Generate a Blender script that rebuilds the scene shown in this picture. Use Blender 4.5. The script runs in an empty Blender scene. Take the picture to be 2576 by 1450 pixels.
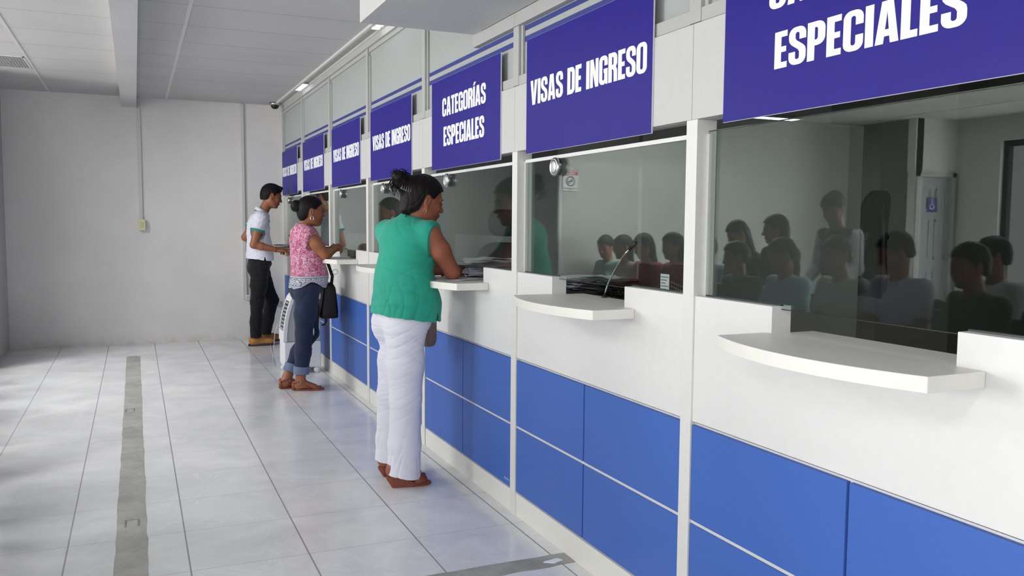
import bpy, bmesh, math, random
import numpy as np
from mathutils import Vector, Matrix
from mathutils.geometry import tessellate_polygon
random.seed(7)
rng = np.random.default_rng(5)
SC = bpy.context.scene
COL = SC.collection

# ------------------------------------------------------------------ camera
cam_d = bpy.data.cameras.new('camera')
cam = bpy.data.objects.new('camera', cam_d); COL.objects.link(cam)
cam_d.sensor_fit = 'HORIZONTAL'; cam_d.sensor_width = 36.0
cam_d.lens = 2135.03 * 36.0 / 2576.0
cam_d.clip_start = 0.05; cam_d.clip_end = 200
_r = Vector((0.914229, -0.405131, 0.0073395)); _u = Vector((0.024355, 0.0730227, 0.9970329)); _f = Vector((0.404465, 0.911338, -0.0766264))
M = Matrix.Identity(4)
for i in range(3):
    M[i][0] = _r[i]; M[i][1] = _u[i]; M[i][2] = -_f[i]
M[0][3], M[1][3], M[2][3] = -1.6594, 0.0, 1.42
cam.matrix_world = M
SC.camera = cam

# ------------------------------------------------------------------ world, daylight, exposure
W = bpy.data.worlds.new('world'); SC.world = W; W.use_nodes = True
bg = W.node_tree.nodes['Background']
bg.inputs[0].default_value = (0.98, 0.99, 1.0, 1); bg.inputs[1].default_value = 1.6
SC.view_settings.view_transform = 'Standard'; SC.view_settings.look = 'None'
SC.view_settings.gamma = 1.0; SC.view_settings.use_curve_mapping = False
SC.view_settings.exposure = -0.50
try:
    SC.cycles.max_bounces = 8; SC.cycles.diffuse_bounces = 4; SC.cycles.glossy_bounces = 4
    SC.cycles.transparent_max_bounces = 12; SC.cycles.transmission_bounces = 4
    SC.cycles.caustics_reflective = False; SC.cycles.caustics_refractive = False
    SC.cycles.use_denoising = True; SC.cycles.sample_clamp_indirect = 6.0
except Exception:
    pass

def area_light(name, loc, target, sx, sy, power, color=(1, 1, 1)):
    d = bpy.data.lights.new(name, 'AREA'); d.shape = 'RECTANGLE'; d.size = sx; d.size_y = sy
    d.energy = power; d.color = color
    o = bpy.data.objects.new(name, d); COL.objects.link(o); o.location = loc
    v = Vector(target) - Vector(loc)
    o.rotation_euler = v.to_track_quat('-Z', 'Y').to_euler()
    return o
# daylight entering by the tall windows of the left wall and the glazed entrance behind the photographer
DAY = (1.0, 0.995, 0.985)
for yy, p in ((5.65, 760), (2.7, 120), (-0.2, 20), (-2.6, 10)):
    area_light('daylight', (-8.7, yy, 1.75), (0, yy - 0.2, 1.0), 2.4, 2.1, p, DAY)
# added unseen lamps outside the windows, aimed up to brighten the ceiling
for yy, p in ((5.6, 260), (2.7, 160), (-0.2, 60)):
    area_light('ceiling_fill', (-9.3, yy, 0.1), (-4.0, yy + 0.6, 2.8), 2.6, 1.6, p, (1.0, 0.99, 0.97))
area_light('daylight', (-4.4, -4.9, 1.5), (-2.6, 6, 1.2), 6.0, 2.2, 350, DAY)
area_light('daylight', (-9.6, 4.4, 1.7), (-7.85, 8.0, 1.5), 1.6, 1.6, 170, DAY)  # extra lamp added outside the window to brighten the washroom wall
# unseen waiting-area troffers added as fill, then the lamps of the office troffers
TROF = ((-4.6, 4.3, 60), (-4.6, 7.6, 112), (-3.75, 8.3, 110), (-3.3, 0.2, 55), (-3.4, 5.4, 6))
for (x, y, p) in TROF:
    area_light('added_troffer_glow', (x, y, 2.76), (x, y, 0), 1.1, 0.5, p)
OTROF = ((3.4, 2.6, 9), (3.6, 8.2, 10), (5.65, 8.9, 12), (1.9, 9.0, 6), (1.5, 1.4, 9), (1.6, 5.6, 6))  # the one inside the first window is added to light the partition panel
for (x, y, p) in OTROF:
    area_light('office_glow', (x, y, 2.74), (x, y, 0), 1.1, 0.5, p)

# ------------------------------------------------------------------ helpers
def lin(c):
    return tuple(((v / 255.0) / 12.92 if v / 255.0 <= 0.04045 else (((v / 255.0) + 0.055) / 1.055) ** 2.4) for v in c)
MATS = {}
def mat(name, c, rough=0.5, spec=0.5, metal=0.0, noise=0.0, nscale=30, bump=0.0, bscale=200, emis=0.0, sss=0.0, sheen=0.0):
    if name in MATS: return MATS[name]
    m = bpy.data.materials.new(name); m.use_nodes = True; MATS[name] = m
    nt = m.node_tree; b = nt.nodes['Principled BSDF']
    col = lin(c) + (1,)
    b.inputs['Base Color'].default_value = col; b.inputs['Roughness'].default_value = rough
    b.inputs['Specular IOR Level'].default_value = spec; b.inputs['Metallic'].default_value = metal
    if sheen: b.inputs['Sheen Weight'].default_value = sheen
    if emis:
        b.inputs['Emission Color'].default_value = col; b.inputs['Emission Strength'].default_value = emis
    tc = nt.nodes.new('ShaderNodeTexCoord')
    n = nt.nodes.new('ShaderNodeTexNoise'); n.inputs['Scale'].default_value = nscale; n.inputs['Detail'].default_value = 5
    nt.links.new(tc.outputs['Object'], n.inputs['Vector'])
    a = max(noise, 0.02)
    mr = nt.nodes.new('ShaderNodeMapRange'); mr.inputs[1].default_value = 0.25; mr.inputs[2].default_value = 0.75
    mr.inputs[3].default_value = 1 - a; mr.inputs[4].default_value = 1 + a
    nt.links.new(n.outputs[0], mr.inputs[0])
    hs = nt.nodes.new('ShaderNodeHueSaturation'); hs.inputs['Color'].default_value = col
    nt.links.new(mr.outputs[0], hs.inputs['Value']); nt.links.new(hs.outputs[0], b.inputs['Base Color'])
    if bump:
        n2 = nt.nodes.new('ShaderNodeTexNoise'); n2.inputs['Scale'].default_value = bscale; n2.inputs['Detail'].default_value = 4
        nt.links.new(tc.outputs['Object'], n2.inputs['Vector'])
        bp = nt.nodes.new('ShaderNodeBump'); bp.inputs['Strength'].default_value = bump; bp.inputs['Distance'].default_value = 0.004
        nt.links.new(n2.outputs[0], bp.inputs['Height']); nt.links.new(bp.outputs[0], b.inputs['Normal'])
    return m

def box(bm, x0, x1, y0, y1, z0, z1):
    v = [bm.verts.new((x, y, z)) for x in (x0, x1) for y in (y0, y1) for z in (z0, z1)]
    for f in ((0, 1, 3, 2), (4, 6, 7, 5), (0, 4, 5, 1), (2, 3, 7, 6), (0, 2, 6, 4), (1, 5, 7, 3)):
        bm.faces.new([v[i] for i in f])
    return v
def prism(bm, pts, a, b, axis='z'):
    """closed outline pts (2d) extruded from a to b along axis"""
    def P(p, t):
        return {'z': (p[0], p[1], t), 'x': (t, p[0], p[1]), 'y': (p[0], t, p[1])}[axis]
    lo = [bm.verts.new(P(p, a)) for p in pts]; hi = [bm.verts.new(P(p, b)) for p in pts]
    n = len(pts)
    bm.faces.new(lo[::-1]); bm.faces.new(hi)
    for i in range(n):
        bm.faces.new((lo[i], lo[(i + 1) % n], hi[(i + 1) % n], hi[i]))
def tube(bm, pts, r, seg=8, caps=True):
    pts = [Vector(p) for p in pts]; n = len(pts)
    rr = r if isinstance(r, (list, tuple)) else [r] * n
    rings = []; up = Vector((0, 0, 1))
    for i, p in enumerate(pts):
        t = (pts[min(i + 1, n - 1)] - pts[max(i - 1, 0)]).normalized()
        if abs(t.dot(up)) > 0.95: up = Vector((1, 0, 0)) if abs(t.x) < 0.9 else Vector((0, 1, 0))
        s = t.cross(up).normalized(); q = s.cross(t).normalized(); up = q
        rings.append([bm.verts.new(p + (s * math.cos(a) + q * math.sin(a)) * rr[i]) for a in [2 * math.pi * k / seg for k in range(seg)]])
    for i in range(n - 1):
        for k in range(seg):
            bm.faces.new((rings[i][k], rings[i][(k + 1) % seg], rings[i + 1][(k + 1) % seg], rings[i + 1][k]))
    if caps:
        bm.faces.new(rings[0][::-1]); bm.faces.new(rings[-1])
def lathe(bm, prof, c, axis='z', seg=28):
    """prof: list of (r, h) about an axis through c"""
    rings = []
    for r, h in prof:
        ring = []
        for k in range(seg):
            a = 2 * math.pi * k / seg; ca, sa = r * math.cos(a), r * math.sin(a)
            d = {'z': (ca, sa, h), 'x': (h, ca, sa), 'y': (ca, h, sa)}[axis]
            ring.append(bm.verts.new((c[0] + d[0], c[1] + d[1], c[2] + d[2])))
        rings.append(ring)
    for i in range(len(rings) - 1):
        for k in range(seg):
            bm.faces.new((rings[i][k], rings[i][(k + 1) % seg], rings[i + 1][(k + 1) % seg], rings[i + 1][k]))
    if prof[0][0] > 1e-5: bm.faces.new(rings[0][::-1])
    if prof[-1][0] > 1e-5: bm.faces.new(rings[-1])
def link(name, bm, m, parent=None, smooth=False, bevel=0.0, seg=2):
    bmesh.ops.recalc_face_normals(bm, faces=bm.faces)
    me = bpy.data.meshes.new(name); bm.to_mesh(me); bm.free()
    o = bpy.data.objects.new(name, me); COL.objects.link(o)
    me.materials.append(m)
    if smooth:
        for p in me.polygons: p.use_smooth = True
    if parent:
        o.parent = parent; o.matrix_parent_inverse = parent.matrix_world.inverted()
    if bevel:
        b = o.modifiers.new('bevel', 'BEVEL'); b.width = bevel; b.segments = seg; b.limit_method = 'ANGLE'
    return o
def bxo(name, dims, m, parent=None, bevel=0.0):
    bm = bmesh.new(); box(bm, *dims); return link(name, bm, m, parent, bevel=bevel)
def empty(name, loc, label, cat, group=None):
    o = bpy.data.objects.new(name, None); COL.objects.link(o); o.location = loc; o.empty_display_size = 0.1
    o.matrix_world = Matrix.Translation(loc)
    return tag(o, label, cat, group)
def tag(o, label, cat, group=None):
    o['label'] = label; o['category'] = cat
    if group: o['group'] = group
    return o
def struct(o):
    o['kind'] = 'structure'; return o
def part_label(o, s):
    o['label'] = s; return o

# ------------------------------------------------------------------ condensed black poster lettering
def arc(cx, cy, rx, ry, a0, a1, n=7):
    return [(cx + rx * math.cos(math.radians(a0 + (a1 - a0) * i / n)), cy + ry * math.sin(math.radians(a0 + (a1 - a0) * i / n))) for i in range(n + 1)]
def _O(w=.52, t=.19):
    out = arc(w - .2, .8, .2, .2, 0, 90) + arc(.2, .8, .2, .2, 90, 180) + arc(.2, .2, .2, .2, 180, 270) + arc(w - .2, .2, .2, .2, 270, 360)
    q = (w - 2 * t) / 2
    inn = arc(w / 2, .81, q, .06, 0, 180) + arc(w / 2, .19, q, .06, 180, 360)
    return out, inn
def glyph(c):
    w = .5; t = .19; q = .06
    if c == 'I': return .2, [[[(0, 0), (.2, 0), (.2, 1), (0, 1)]]]
    if c == 'Í': return .2, [[[(0, 0), (.2, 0), (.2, 1), (0, 1)]], [[(.0, 1.05), (.14, 1.05), (.3, 1.22), (.1, 1.22)]]]
    if c == 'E': return .39, [[[(0, 0), (.38, 0), (.38, .16), (.2, .16), (.2, .43), (.35, .43), (.35, .58), (.2, .58), (.2, .84), (.38, .84), (.38, 1), (0, 1)]]]
    if c == 'F': return .37, [[[(0, 0), (.2, 0), (.2, .42), (.35, .42), (.35, .57), (.2, .57), (.2, .84), (.37, .84), (.37, 1), (0, 1)]]]
    if c == 'L': return .36, [[[(0, 0), (.36, 0), (.36, .17), (.2, .17), (.2, 1), (0, 1)]]]
    if c == 'H': return .5, [[[(0, 0), (.19, 0), (.19, .42), (.31, .42), (.31, 0), (.5, 0), (.5, 1), (.31, 1), (.31, .58), (.19, .58), (.19, 1), (0, 1)]]]
    if c == 'T': return .42, [[[(.11, 0), (.31, 0), (.31, .84), (.42, .84), (.42, 1), (0, 1), (0, .84), (.11, .84)]]]
    if c == 'V': return .54, [[[(.16, 0), (.38, 0), (.54, 1), (.34, 1), (.27, .36), (.2, 1), (0, 1)]]]
    if c == 'N': return .5, [[[(0, 0), (.17, 0), (.17, .52), (.32, 0), (.5, 0), (.5, 1), (.33, 1), (.33, .5), (.19, 1), (0, 1)]]]
    if c == 'M': return .66, [[[(0, 0), (.16, 0), (.16, .62), (.26, 0), (.4, 0), (.5, .62), (.5, 0), (.66, 0), (.66, 1), (.43, 1), (.33, .42), (.23, 1), (0, 1)]]]
    if c == 'A': return .54, [[[(0, 0), (.19, 0), (.21, .17), (.33, .17), (.35, 0), (.54, 0), (.4, 1), (.14, 1)], [(.225, .33), (.315, .33), (.27, .76)]]]
    if c == 'O': return .52, [list(_O())]
    if c == 'U': return .5, [[[(0, 1), (0, .2)] + arc(.2, .2, .2, .2, 180, 270) + arc(.3, .2, .2, .2, 270, 360) + [(.5, 1), (.31, 1), (.31, .2)] + arc(.25, .2, q, .05, 0, -180) + [(.19, 1)]]]
    if c == 'D': return .5, [[[(0, 0), (.28, 0)] + arc(.28, .22, .22, .22, 270, 360) + arc(.28, .78, .22, .22, 0, 90) + [(0, 1)], [(.2, .16), (.26, .16)] + arc(.26, .24, .05, .08, 270, 360) + arc(.26, .76, .05, .08, 0, 90) + [(.2, .84)]]]
    if c == 'P': return .49, [[[(0, 0), (.2, 0), (.2, .38), (.28, .38)] + arc(.28, .58, .21, .2, 270, 360) + arc(.28, .8, .21, .2, 0, 90) + [(0, 1)], [(.2, .53), (.24, .53)] + arc(.24, .6, .05, .07, 270, 360) + arc(.24, .78, .05, .07, 0, 90) + [(.2, .85)]]]
    if c == 'R': return .5, [[[(0, 0), (.2, 0), (.2, .44), (.25, .44), (.3, .36), (.31, 0), (.5, 0), (.49, .4), (.42, .5), (.49, .6)] + arc(.28, .8, .21, .2, 0, 90) + [(0, 1)], [(.2, .58), (.24, .58)] + arc(.24, .64, .05, .06, 270, 360) + arc(.24, .79, .05, .06, 0, 90) + [(.2, .85)]]]
    if c == 'B': return .5, [[[(0, 0), (.28, 0)] + arc(.28, .22, .22, .22, 270, 360) + [(.5, .42), (.42, .52), (.49, .62)] + arc(.28, .8, .21, .2, 0, 90) + [(0, 1)], [(.2, .58), (.28, .58), (.28, .85), (.2, .85)], [(.2, .15), (.29, .15), (.29, .43), (.2, .43)]]]
    if c == 'C': return .5, [[[(w, .63), (w, .8)] + arc(w - .2, .8, .2, .2, 0, 90) + arc(.2, .8, .2, .2, 90, 180) + arc(.2, .2, .2, .2, 180, 270) + arc(w - .2, .2, .2, .2, 270, 360) + [(w, .38), (w - t, .38)] + [(w - t, .2)] + arc(.25, .2, q, .06, 0, -180) + arc(.25, .8, q, .06, 180, 0) + [(w - t, .63)]]]
    if c == 'G': return .5, [[[(w, .65), (w, .8)] + arc(w - .2, .8, .2, .2, 0, 90) + arc(.2, .8, .2, .2, 90, 180) + arc(.2, .2, .2, .2, 180, 270) + [(.3, 0), (.37, .06), (.4, 0), (w, 0), (w, .54), (.27, .54), (.27, .4), (w - t, .4), (w - t, .2)] + arc(.25, .2, q, .06, 0, -180) + arc(.25, .8, q, .06, 180, 0) + [(w - t, .65)]]]
    if c == 'S': return .5, [[[(w, .66), (w, .8)] + arc(w - .2, .8, .2, .2, 0, 90) + arc(.2, .8, .2, .2, 90, 180) + [(0, .7), (.02, .62), (.08, .54), (.27, .4), (.31, .33), (.31, .2)] + arc(.25, .2, q, .06, 0, -180) + [(.19, .35), (0, .35), (0, .2)] + arc(.2, .2, .2, .2, 180, 270) + arc(w - .2, .2, .2, .2, 270, 360) + [(w, .34), (.48, .43), (.42, .5), (.22, .65), (.19, .71), (.19, .8)] + arc(.25, .8, q, .06, 180, 0) + [(.31, .66)]]]
    return .22, []
def letters(bm, text, y0, y1, z0, z1, x, depth=0.0012, gap=.045, bold=0.0):
    """text on a face looking to -x: it reads from y0 (left) to y1 (right); y0 > y1. Mirror it by y0 < y1."""
    W_ = sum(glyph(c)[0] for c in text) + gap * (len(text) - 1)
    sy = (y1 - y0) / W_; sz = (z1 - z0); cx = 0
    for c in text:
        w, polys = glyph(c)
        for loops in polys:
            L3 = [[Vector((p[0], p[1], 0)) for p in L] for L in loops]
            tris = tessellate_polygon(L3)
            flat = [p for L in loops for p in L]
            F_ = [bm.verts.new((x - depth, y0 + (cx + p[0]) * sy, z0 + p[1] * sz)) for p in flat]
            B_ = [bm.verts.new((x, y0 + (cx + p[0]) * sy, z0 + p[1] * sz)) for p in flat]
            for t3 in tris:
                try: bm.faces.new([F_[i] for i in t3])
                except ValueError: pass
            k = 0
            for L in loops:
                n = len(L)
                for i in range(n):
                    try: bm.faces.new((F_[k + i], F_[k + (i + 1) % n], B_[k + (i + 1) % n], B_[k + i]))
                    except ValueError: pass
                k += n
        cx += w + gap
# ------------------------------------------------------------------ room shell materials
def nodes_of(name):
    m = bpy.data.materials.new(name); m.use_nodes = True
    return m, m.node_tree, m.node_tree.nodes['Principled BSDF']
def grid_mask(nt, sep_out, pitch, phase, width, soft=0.25):
    """1 on a joint line"""
    a = nt.nodes.new('ShaderNodeMath'); a.operation = 'SUBTRACT'; a.inputs[1].default_value = phase - width / 2
    nt.links.new(sep_out, a.inputs[0])
    b = nt.nodes.new('ShaderNodeMath'); b.operation = 'FLOORED_MODULO'; b.inputs[1].default_value = pitch
    nt.links.new(a.outputs[0], b.inputs[0])
    c = nt.nodes.new('ShaderNodeMath'); c.operation = 'LESS_THAN'; c.inputs[1].default_value = width
    nt.links.new(b.outputs[0], c.inputs[0]); return c.outputs[0]
def mx(nt, fac, a, b):
    n = nt.nodes.new('ShaderNodeMix'); n.data_type = 'RGBA'
    if isinstance(fac, float): n.inputs[0].default_value = fac
    else: nt.links.new(fac, n.inputs[0])
    for s, v in ((6, a), (7, b)):
        if isinstance(v, tuple): n.inputs[s].default_value = v if len(v) == 4 else v + (1,)
        else: nt.links.new(v, n.inputs[s])
    return n.outputs[2]
def geom(nt):
    g = nt.nodes.new('ShaderNodeNewGeometry'); s = nt.nodes.new('ShaderNodeSeparateXYZ'); nt.links.new(g.outputs['Position'], s.inputs[0])
    return g, s
def noise(nt, g, scale, detail=5, rough=.5, dist=0.0, vec=None):
    n = nt.nodes.new('ShaderNodeTexNoise'); n.inputs['Scale'].default_value = scale; n.inputs['Detail'].default_value = detail
    n.inputs['Roughness'].default_value = rough; n.inputs['Distortion'].default_value = dist
    nt.links.new(vec if vec else g.outputs['Position'], n.inputs['Vector']); return n
def ramp(nt, src, p0, p1):
    r = nt.nodes.new('ShaderNodeMapRange'); r.inputs[1].default_value = p0; r.inputs[2].default_value = p1
    nt.links.new(src, r.inputs[0]); return r.outputs[0]
def mth(nt, op, a, b):
    n = nt.nodes.new('ShaderNodeMath'); n.operation = op
    for i, v in enumerate((a, b)):
        if v is None: continue
        if isinstance(v, (int, float)): n.inputs[i].default_value = v
        else: nt.links.new(v, n.inputs[i])
    return n.outputs[0]

# floor: large glossy ceramic tiles with faint marble veins
floor_m, nt, b = nodes_of('ceramic_tile_floor')
g, s = geom(nt)
gx = grid_mask(nt, s.outputs[0], .4745, -1.9594, .0065); gy = grid_mask(nt, s.outputs[1], .479, 3.582, .0045)
n1 = noise(nt, g, 2.2, 7, .6, .6); v1 = nt.nodes.new('ShaderNodeTexNoise'); v1.inputs['Scale'].default_value = 3.2; v1.inputs['Detail'].default_value = 6; v1.inputs['Distortion'].default_value = 1.6
nt.links.new(g.outputs['Position'], v1.inputs['Vector'])
vein = mth(nt, 'LESS_THAN', mth(nt, 'ABSOLUTE', mth(nt, 'SUBTRACT', v1.outputs[0], .5), None), .0055)
vsoft = ramp(nt, mth(nt, 'ABSOLUTE', mth(nt, 'SUBTRACT', v1.outputs[0], .5), None), .022, .0)
base = mx(nt, ramp(nt, n1.outputs[0], .3, .7), lin((204, 205, 207)), lin((226, 226, 225)))
# each tile a touch lighter or darker
fx = mth(nt, 'FLOOR', mth(nt, 'DIVIDE', mth(nt, 'SUBTRACT', s.outputs[0], -1.9594), .4745), None)
fy = mth(nt, 'FLOOR', mth(nt, 'DIVIDE', mth(nt, 'SUBTRACT', s.outputs[1], 3.582), .479), None)
cmb = nt.nodes.new('ShaderNodeCombineXYZ'); nt.links.new(fx, cmb.inputs[0]); nt.links.new(fy, cmb.inputs[1])
wn = nt.nodes.new('ShaderNodeTexWhiteNoise'); nt.links.new(cmb.outputs[0], wn.inputs['Vector'])
base = mx(nt, mth(nt, 'MULTIPLY', wn.outputs[0], .16), base, lin((196, 197, 198)))
base = mx(nt, mth(nt, 'MULTIPLY', vsoft, .22), base, lin((238, 238, 237)))
dust = noise(nt, g, 26, 3, .7); spk = mth(nt, 'GREATER_THAN', dust.outputs[0], .80)
base = mx(nt, mth(nt, 'MULTIPLY', spk, .5), base, lin((120, 116, 110)))
c1 = mx(nt, mth(nt, 'MULTIPLY', gy, .85), base, lin((150, 148, 145)))
c2 = mx(nt, mth(nt, 'MULTIPLY', gx, .85), c1, lin((122, 120, 118)))
nt.links.new(c2, b.inputs['Base Color'])
rg = mth(nt, 'ADD', .11, mth(nt, 'MULTIPLY', mth(nt, 'MAXIMUM', gx, gy), .5))
rg = mth(nt, 'ADD', rg, mth(nt, 'MULTIPLY', ramp(nt, n1.outputs[0], .35, .65), .10))
nt.links.new(rg, b.inputs['Roughness']); b.inputs['Specular IOR Level'].default_value = .55
bp = nt.nodes.new('ShaderNodeBump'); bp.inputs['Strength'].default_value = .35; bp.inputs['Distance'].default_value = .002
hgt = mth(nt, 'SUBTRACT', 1.0, mth(nt, 'MAXIMUM', gx, gy)); wv = noise(nt, g, 5, 2)
nt.links.new(mth(nt, 'ADD', hgt, mth(nt, 'MULTIPLY', wv.outputs[0], .35)), bp.inputs['Height']); nt.links.new(bp.outputs[0], b.inputs['Normal'])

# painted plaster wall, lightly marked
def plaster(name, c, mark=.25):
    m, nt, b = nodes_of(name); g, s = geom(nt)
    n = noise(nt, g, 1.3, 6, .6); n2 = noise(nt, g, 9, 5, .7, .4)
    base = mx(nt, ramp(nt, n.outputs[0], .35, .7), lin(c), lin(tuple(v * .955 for v in c)))
    mk = mth(nt, 'GREATER_THAN', n2.outputs[0], .735)
    base = mx(nt, mth(nt, 'MULTIPLY', mk, mark), base, lin(tuple(v * .8 for v in c)))
    low = ramp(nt, s.outputs[2], .10, .0); st = mth(nt, 'MULTIPLY', low, ramp(nt, n2.outputs[0], .4, .6))
    base = mx(nt, mth(nt, 'MULTIPLY', st, .45), base, lin((176, 168, 140)))
    nt.links.new(base, b.inputs['Base Color']); b.inputs['Roughness'].default_value = .7; b.inputs['Specular IOR Level'].default_value = .25
    n3 = noise(nt, g, 60, 4); n4 = noise(nt, g, 3, 3)
    bp = nt.nodes.new('ShaderNodeBump'); bp.inputs['Strength'].default_value = .25; bp.inputs['Distance'].default_value = .004
    nt.links.new(mth(nt, 'ADD', n3.outputs[0], n4.outputs[0]), bp.inputs['Height']); nt.links.new(bp.outputs[0], b.inputs['Normal'])
    return m
wall_m = plaster('grey_plaster', (220, 219, 217))
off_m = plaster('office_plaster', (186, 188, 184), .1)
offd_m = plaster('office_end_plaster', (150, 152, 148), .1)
white_paint = mat('white_paint', (190, 190, 189), .55, .3, noise=.015)
beam_m = plaster('beam_paint', (204, 204, 203), .12)

# mineral fibre ceiling tiles
ceil_m, nt, b = nodes_of('mineral_fibre_ceiling'); g, s = geom(nt)
cy = grid_mask(nt, s.outputs[1], .622, 5.962, .007)
pit = noise(nt, g, 120, 3, .6); n1 = noise(nt, g, 1.5, 3)
vor = nt.nodes.new('ShaderNodeTexVoronoi'); vor.inputs['Scale'].default_value = 42; nt.links.new(g.outputs['Position'], vor.inputs['Vector'])
hole = mth(nt, 'MULTIPLY', mth(nt, 'LESS_THAN', vor.outputs['Distance'], .16), mth(nt, 'GREATER_THAN', pit.outputs[0], .5))
base = mx(nt, ramp(nt, n1.outputs[0], .3, .7), lin((196, 196, 196)), lin((203, 203, 201)))
base = mx(nt, mth(nt, 'MULTIPLY', ramp(nt, pit.outputs[0], .45, .7), .22), base, lin((172, 172, 172)))
base = mx(nt, mth(nt, 'MULTIPLY', hole, .5), base, lin((130, 130, 128)))
base = mx(nt, mth(nt, 'MULTIPLY', cy, .75), base, lin((110, 110, 112)))
nt.links.new(base, b.inputs['Base Color']); b.inputs['Roughness'].default_value = .9; b.inputs['Specular IOR Level'].default_value = .1

concrete_m, nt, b = nodes_of('raw_concrete'); g, s = geom(nt)
n1 = noise(nt, g, 5, 8, .7); n2 = noise(nt, g, 90, 6, .8)
base = mx(nt, ramp(nt, n1.outputs[0], .35, .65), lin((140, 140, 132)), lin((166, 166, 162)))
base = mx(nt, ramp(nt, n2.outputs[0], .55, .75), base, lin((112, 112, 104)))
nt.links.new(base, b.inputs['Base Color']); b.inputs['Roughness'].default_value = .75
bp = nt.nodes.new('ShaderNodeBump'); bp.inputs['Strength'].default_value = .5; bp.inputs['Distance'].default_value = .003
nt.links.new(n2.outputs[0], bp.inputs['Height']); nt.links.new(bp.outputs[0], b.inputs['Normal'])

# thin glass: see-through with the Fresnel mirror image of the room
glass_m = bpy.data.materials.new('window_glass'); glass_m.use_nodes = True; nt = glass_m.node_tree
for n in list(nt.nodes): nt.nodes.remove(n)
out = nt.nodes.new('ShaderNodeOutputMaterial'); mixs = nt.nodes.new('ShaderNodeMixShader'); tr = nt.nodes.new('ShaderNodeBsdfTransparent')
gl = nt.nodes.new('ShaderNodeBsdfGlossy'); fr = nt.nodes.new('ShaderNodeFresnel'); fr.inputs['IOR'].default_value = 1.52
tr.inputs[0].default_value = (.90, .945, .92, 1); gl.inputs['Roughness'].default_value = 0.0; gl.inputs[0].default_value = (.95, 1, .98, 1)
gb = nt.nodes.new('ShaderNodeNewGeometry'); mrr = nt.nodes.new('ShaderNodeMapRange'); mrr.inputs[3].default_value = 1.52; mrr.inputs[4].default_value = 1 / 1.52
nt.links.new(gb.outputs['Backfacing'], mrr.inputs[0]); nt.links.new(mrr.outputs[0], fr.inputs['IOR'])   # same Fresnel curve on both faces of the thin pane
nt.links.new(fr.outputs[0], mixs.inputs[0]); nt.links.new(tr.outputs[0], mixs.inputs[1]); nt.links.new(gl.outputs[0], mixs.inputs[2]); nt.links.new(mixs.outputs[0], out.inputs[0])

clear_m = glass_m.copy(); clear_m.name = 'clear_window_glass'
for n in clear_m.node_tree.nodes:
    if n.type == 'BSDF_TRANSPARENT': n.inputs[0].default_value = (.95, .95, .95, 1)
lam_white = mat('white_laminate', (216, 216, 215), .35, .4, noise=.008)
lam_cream = mat('cream_laminate', (222, 221, 214), .4, .4, noise=.01)
alu = mat('white_aluminium', (214, 214, 210), .4, .45, noise=.01)
upper_shaded = mat('upper_frame_shaded', (172, 173, 171), .5, .3)  # post white darkened: the shade up high is put into the colour
upper_board = mat('upper_board_shaded', (164, 168, 166), .6, .25, noise=.01)  # panel colour lowered too, painting in the same overhead shade
alu_grey = mat('grey_aluminium', (150, 150, 148), .4, .5)
blue_m = mat('blue_laminate', (62, 100, 178), .42, .3, noise=.03, nscale=260)
sign_blue = mat('sign_blue_vinyl', (30, 20, 126), .45, .2, noise=.035, nscale=12)
sign_white = mat('sign_white_vinyl', (236, 238, 240), .45, .4)
stripe_m = mat('stripe_blue_vinyl', (52, 62, 130), .5, .3)
black_pl = mat('black_plastic', (22, 22, 24), .45, .4)
dark_gap = mat('dark_joint', (60, 60, 60), .8, .1)
steel = mat('brushed_steel', (190, 190, 192), .28, .5, metal=1.0)
chrome = mat('bright_metal', (225, 225, 228), .15, .5, metal=1.0)
paper_m = mat('paper', (226, 228, 238), .8, .2, noise=.03)
folder_m = mat('manila_folder', (70, 66, 64), .7, .2, noise=.1)

ZC = 2.8068; YB = 10.615
# floor, walls, ceiling ------------------------------------------------
fl = struct(bxo('floor', (-8.5, 8.0, -4.6, 12.0, -.12, 0), floor_m))
wb = struct(bxo('wall_back', (-2.94, .05, YB, YB + .15, 0, 3.0), wall_m))
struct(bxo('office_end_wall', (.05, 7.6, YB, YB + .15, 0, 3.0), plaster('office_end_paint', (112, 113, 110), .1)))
ws = struct(bxo('step_wall', (-7.6, -2.94, 9.15, YB + .15, 0, 3.0), plaster('step_plaster', (180, 180, 178))))
wall_door = bmesh.new()
box(wall_door, -7.64, -7.52, 8.0, 8.12, 0, 3.0)
box(wall_door, -8.5, -8.31, 8.0, 8.12, 0, 3.0); box(wall_door, -8.31, -7.50, 8.0, 8.12, 2.12, 3.0)
struct(link('washroom_wall', wall_door, wall_m))
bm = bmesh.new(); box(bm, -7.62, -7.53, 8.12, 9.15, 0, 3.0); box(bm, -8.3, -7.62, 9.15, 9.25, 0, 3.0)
struct(link('recess_wall', bm, plaster('recess_plaster', (104, 102, 96))))
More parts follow.
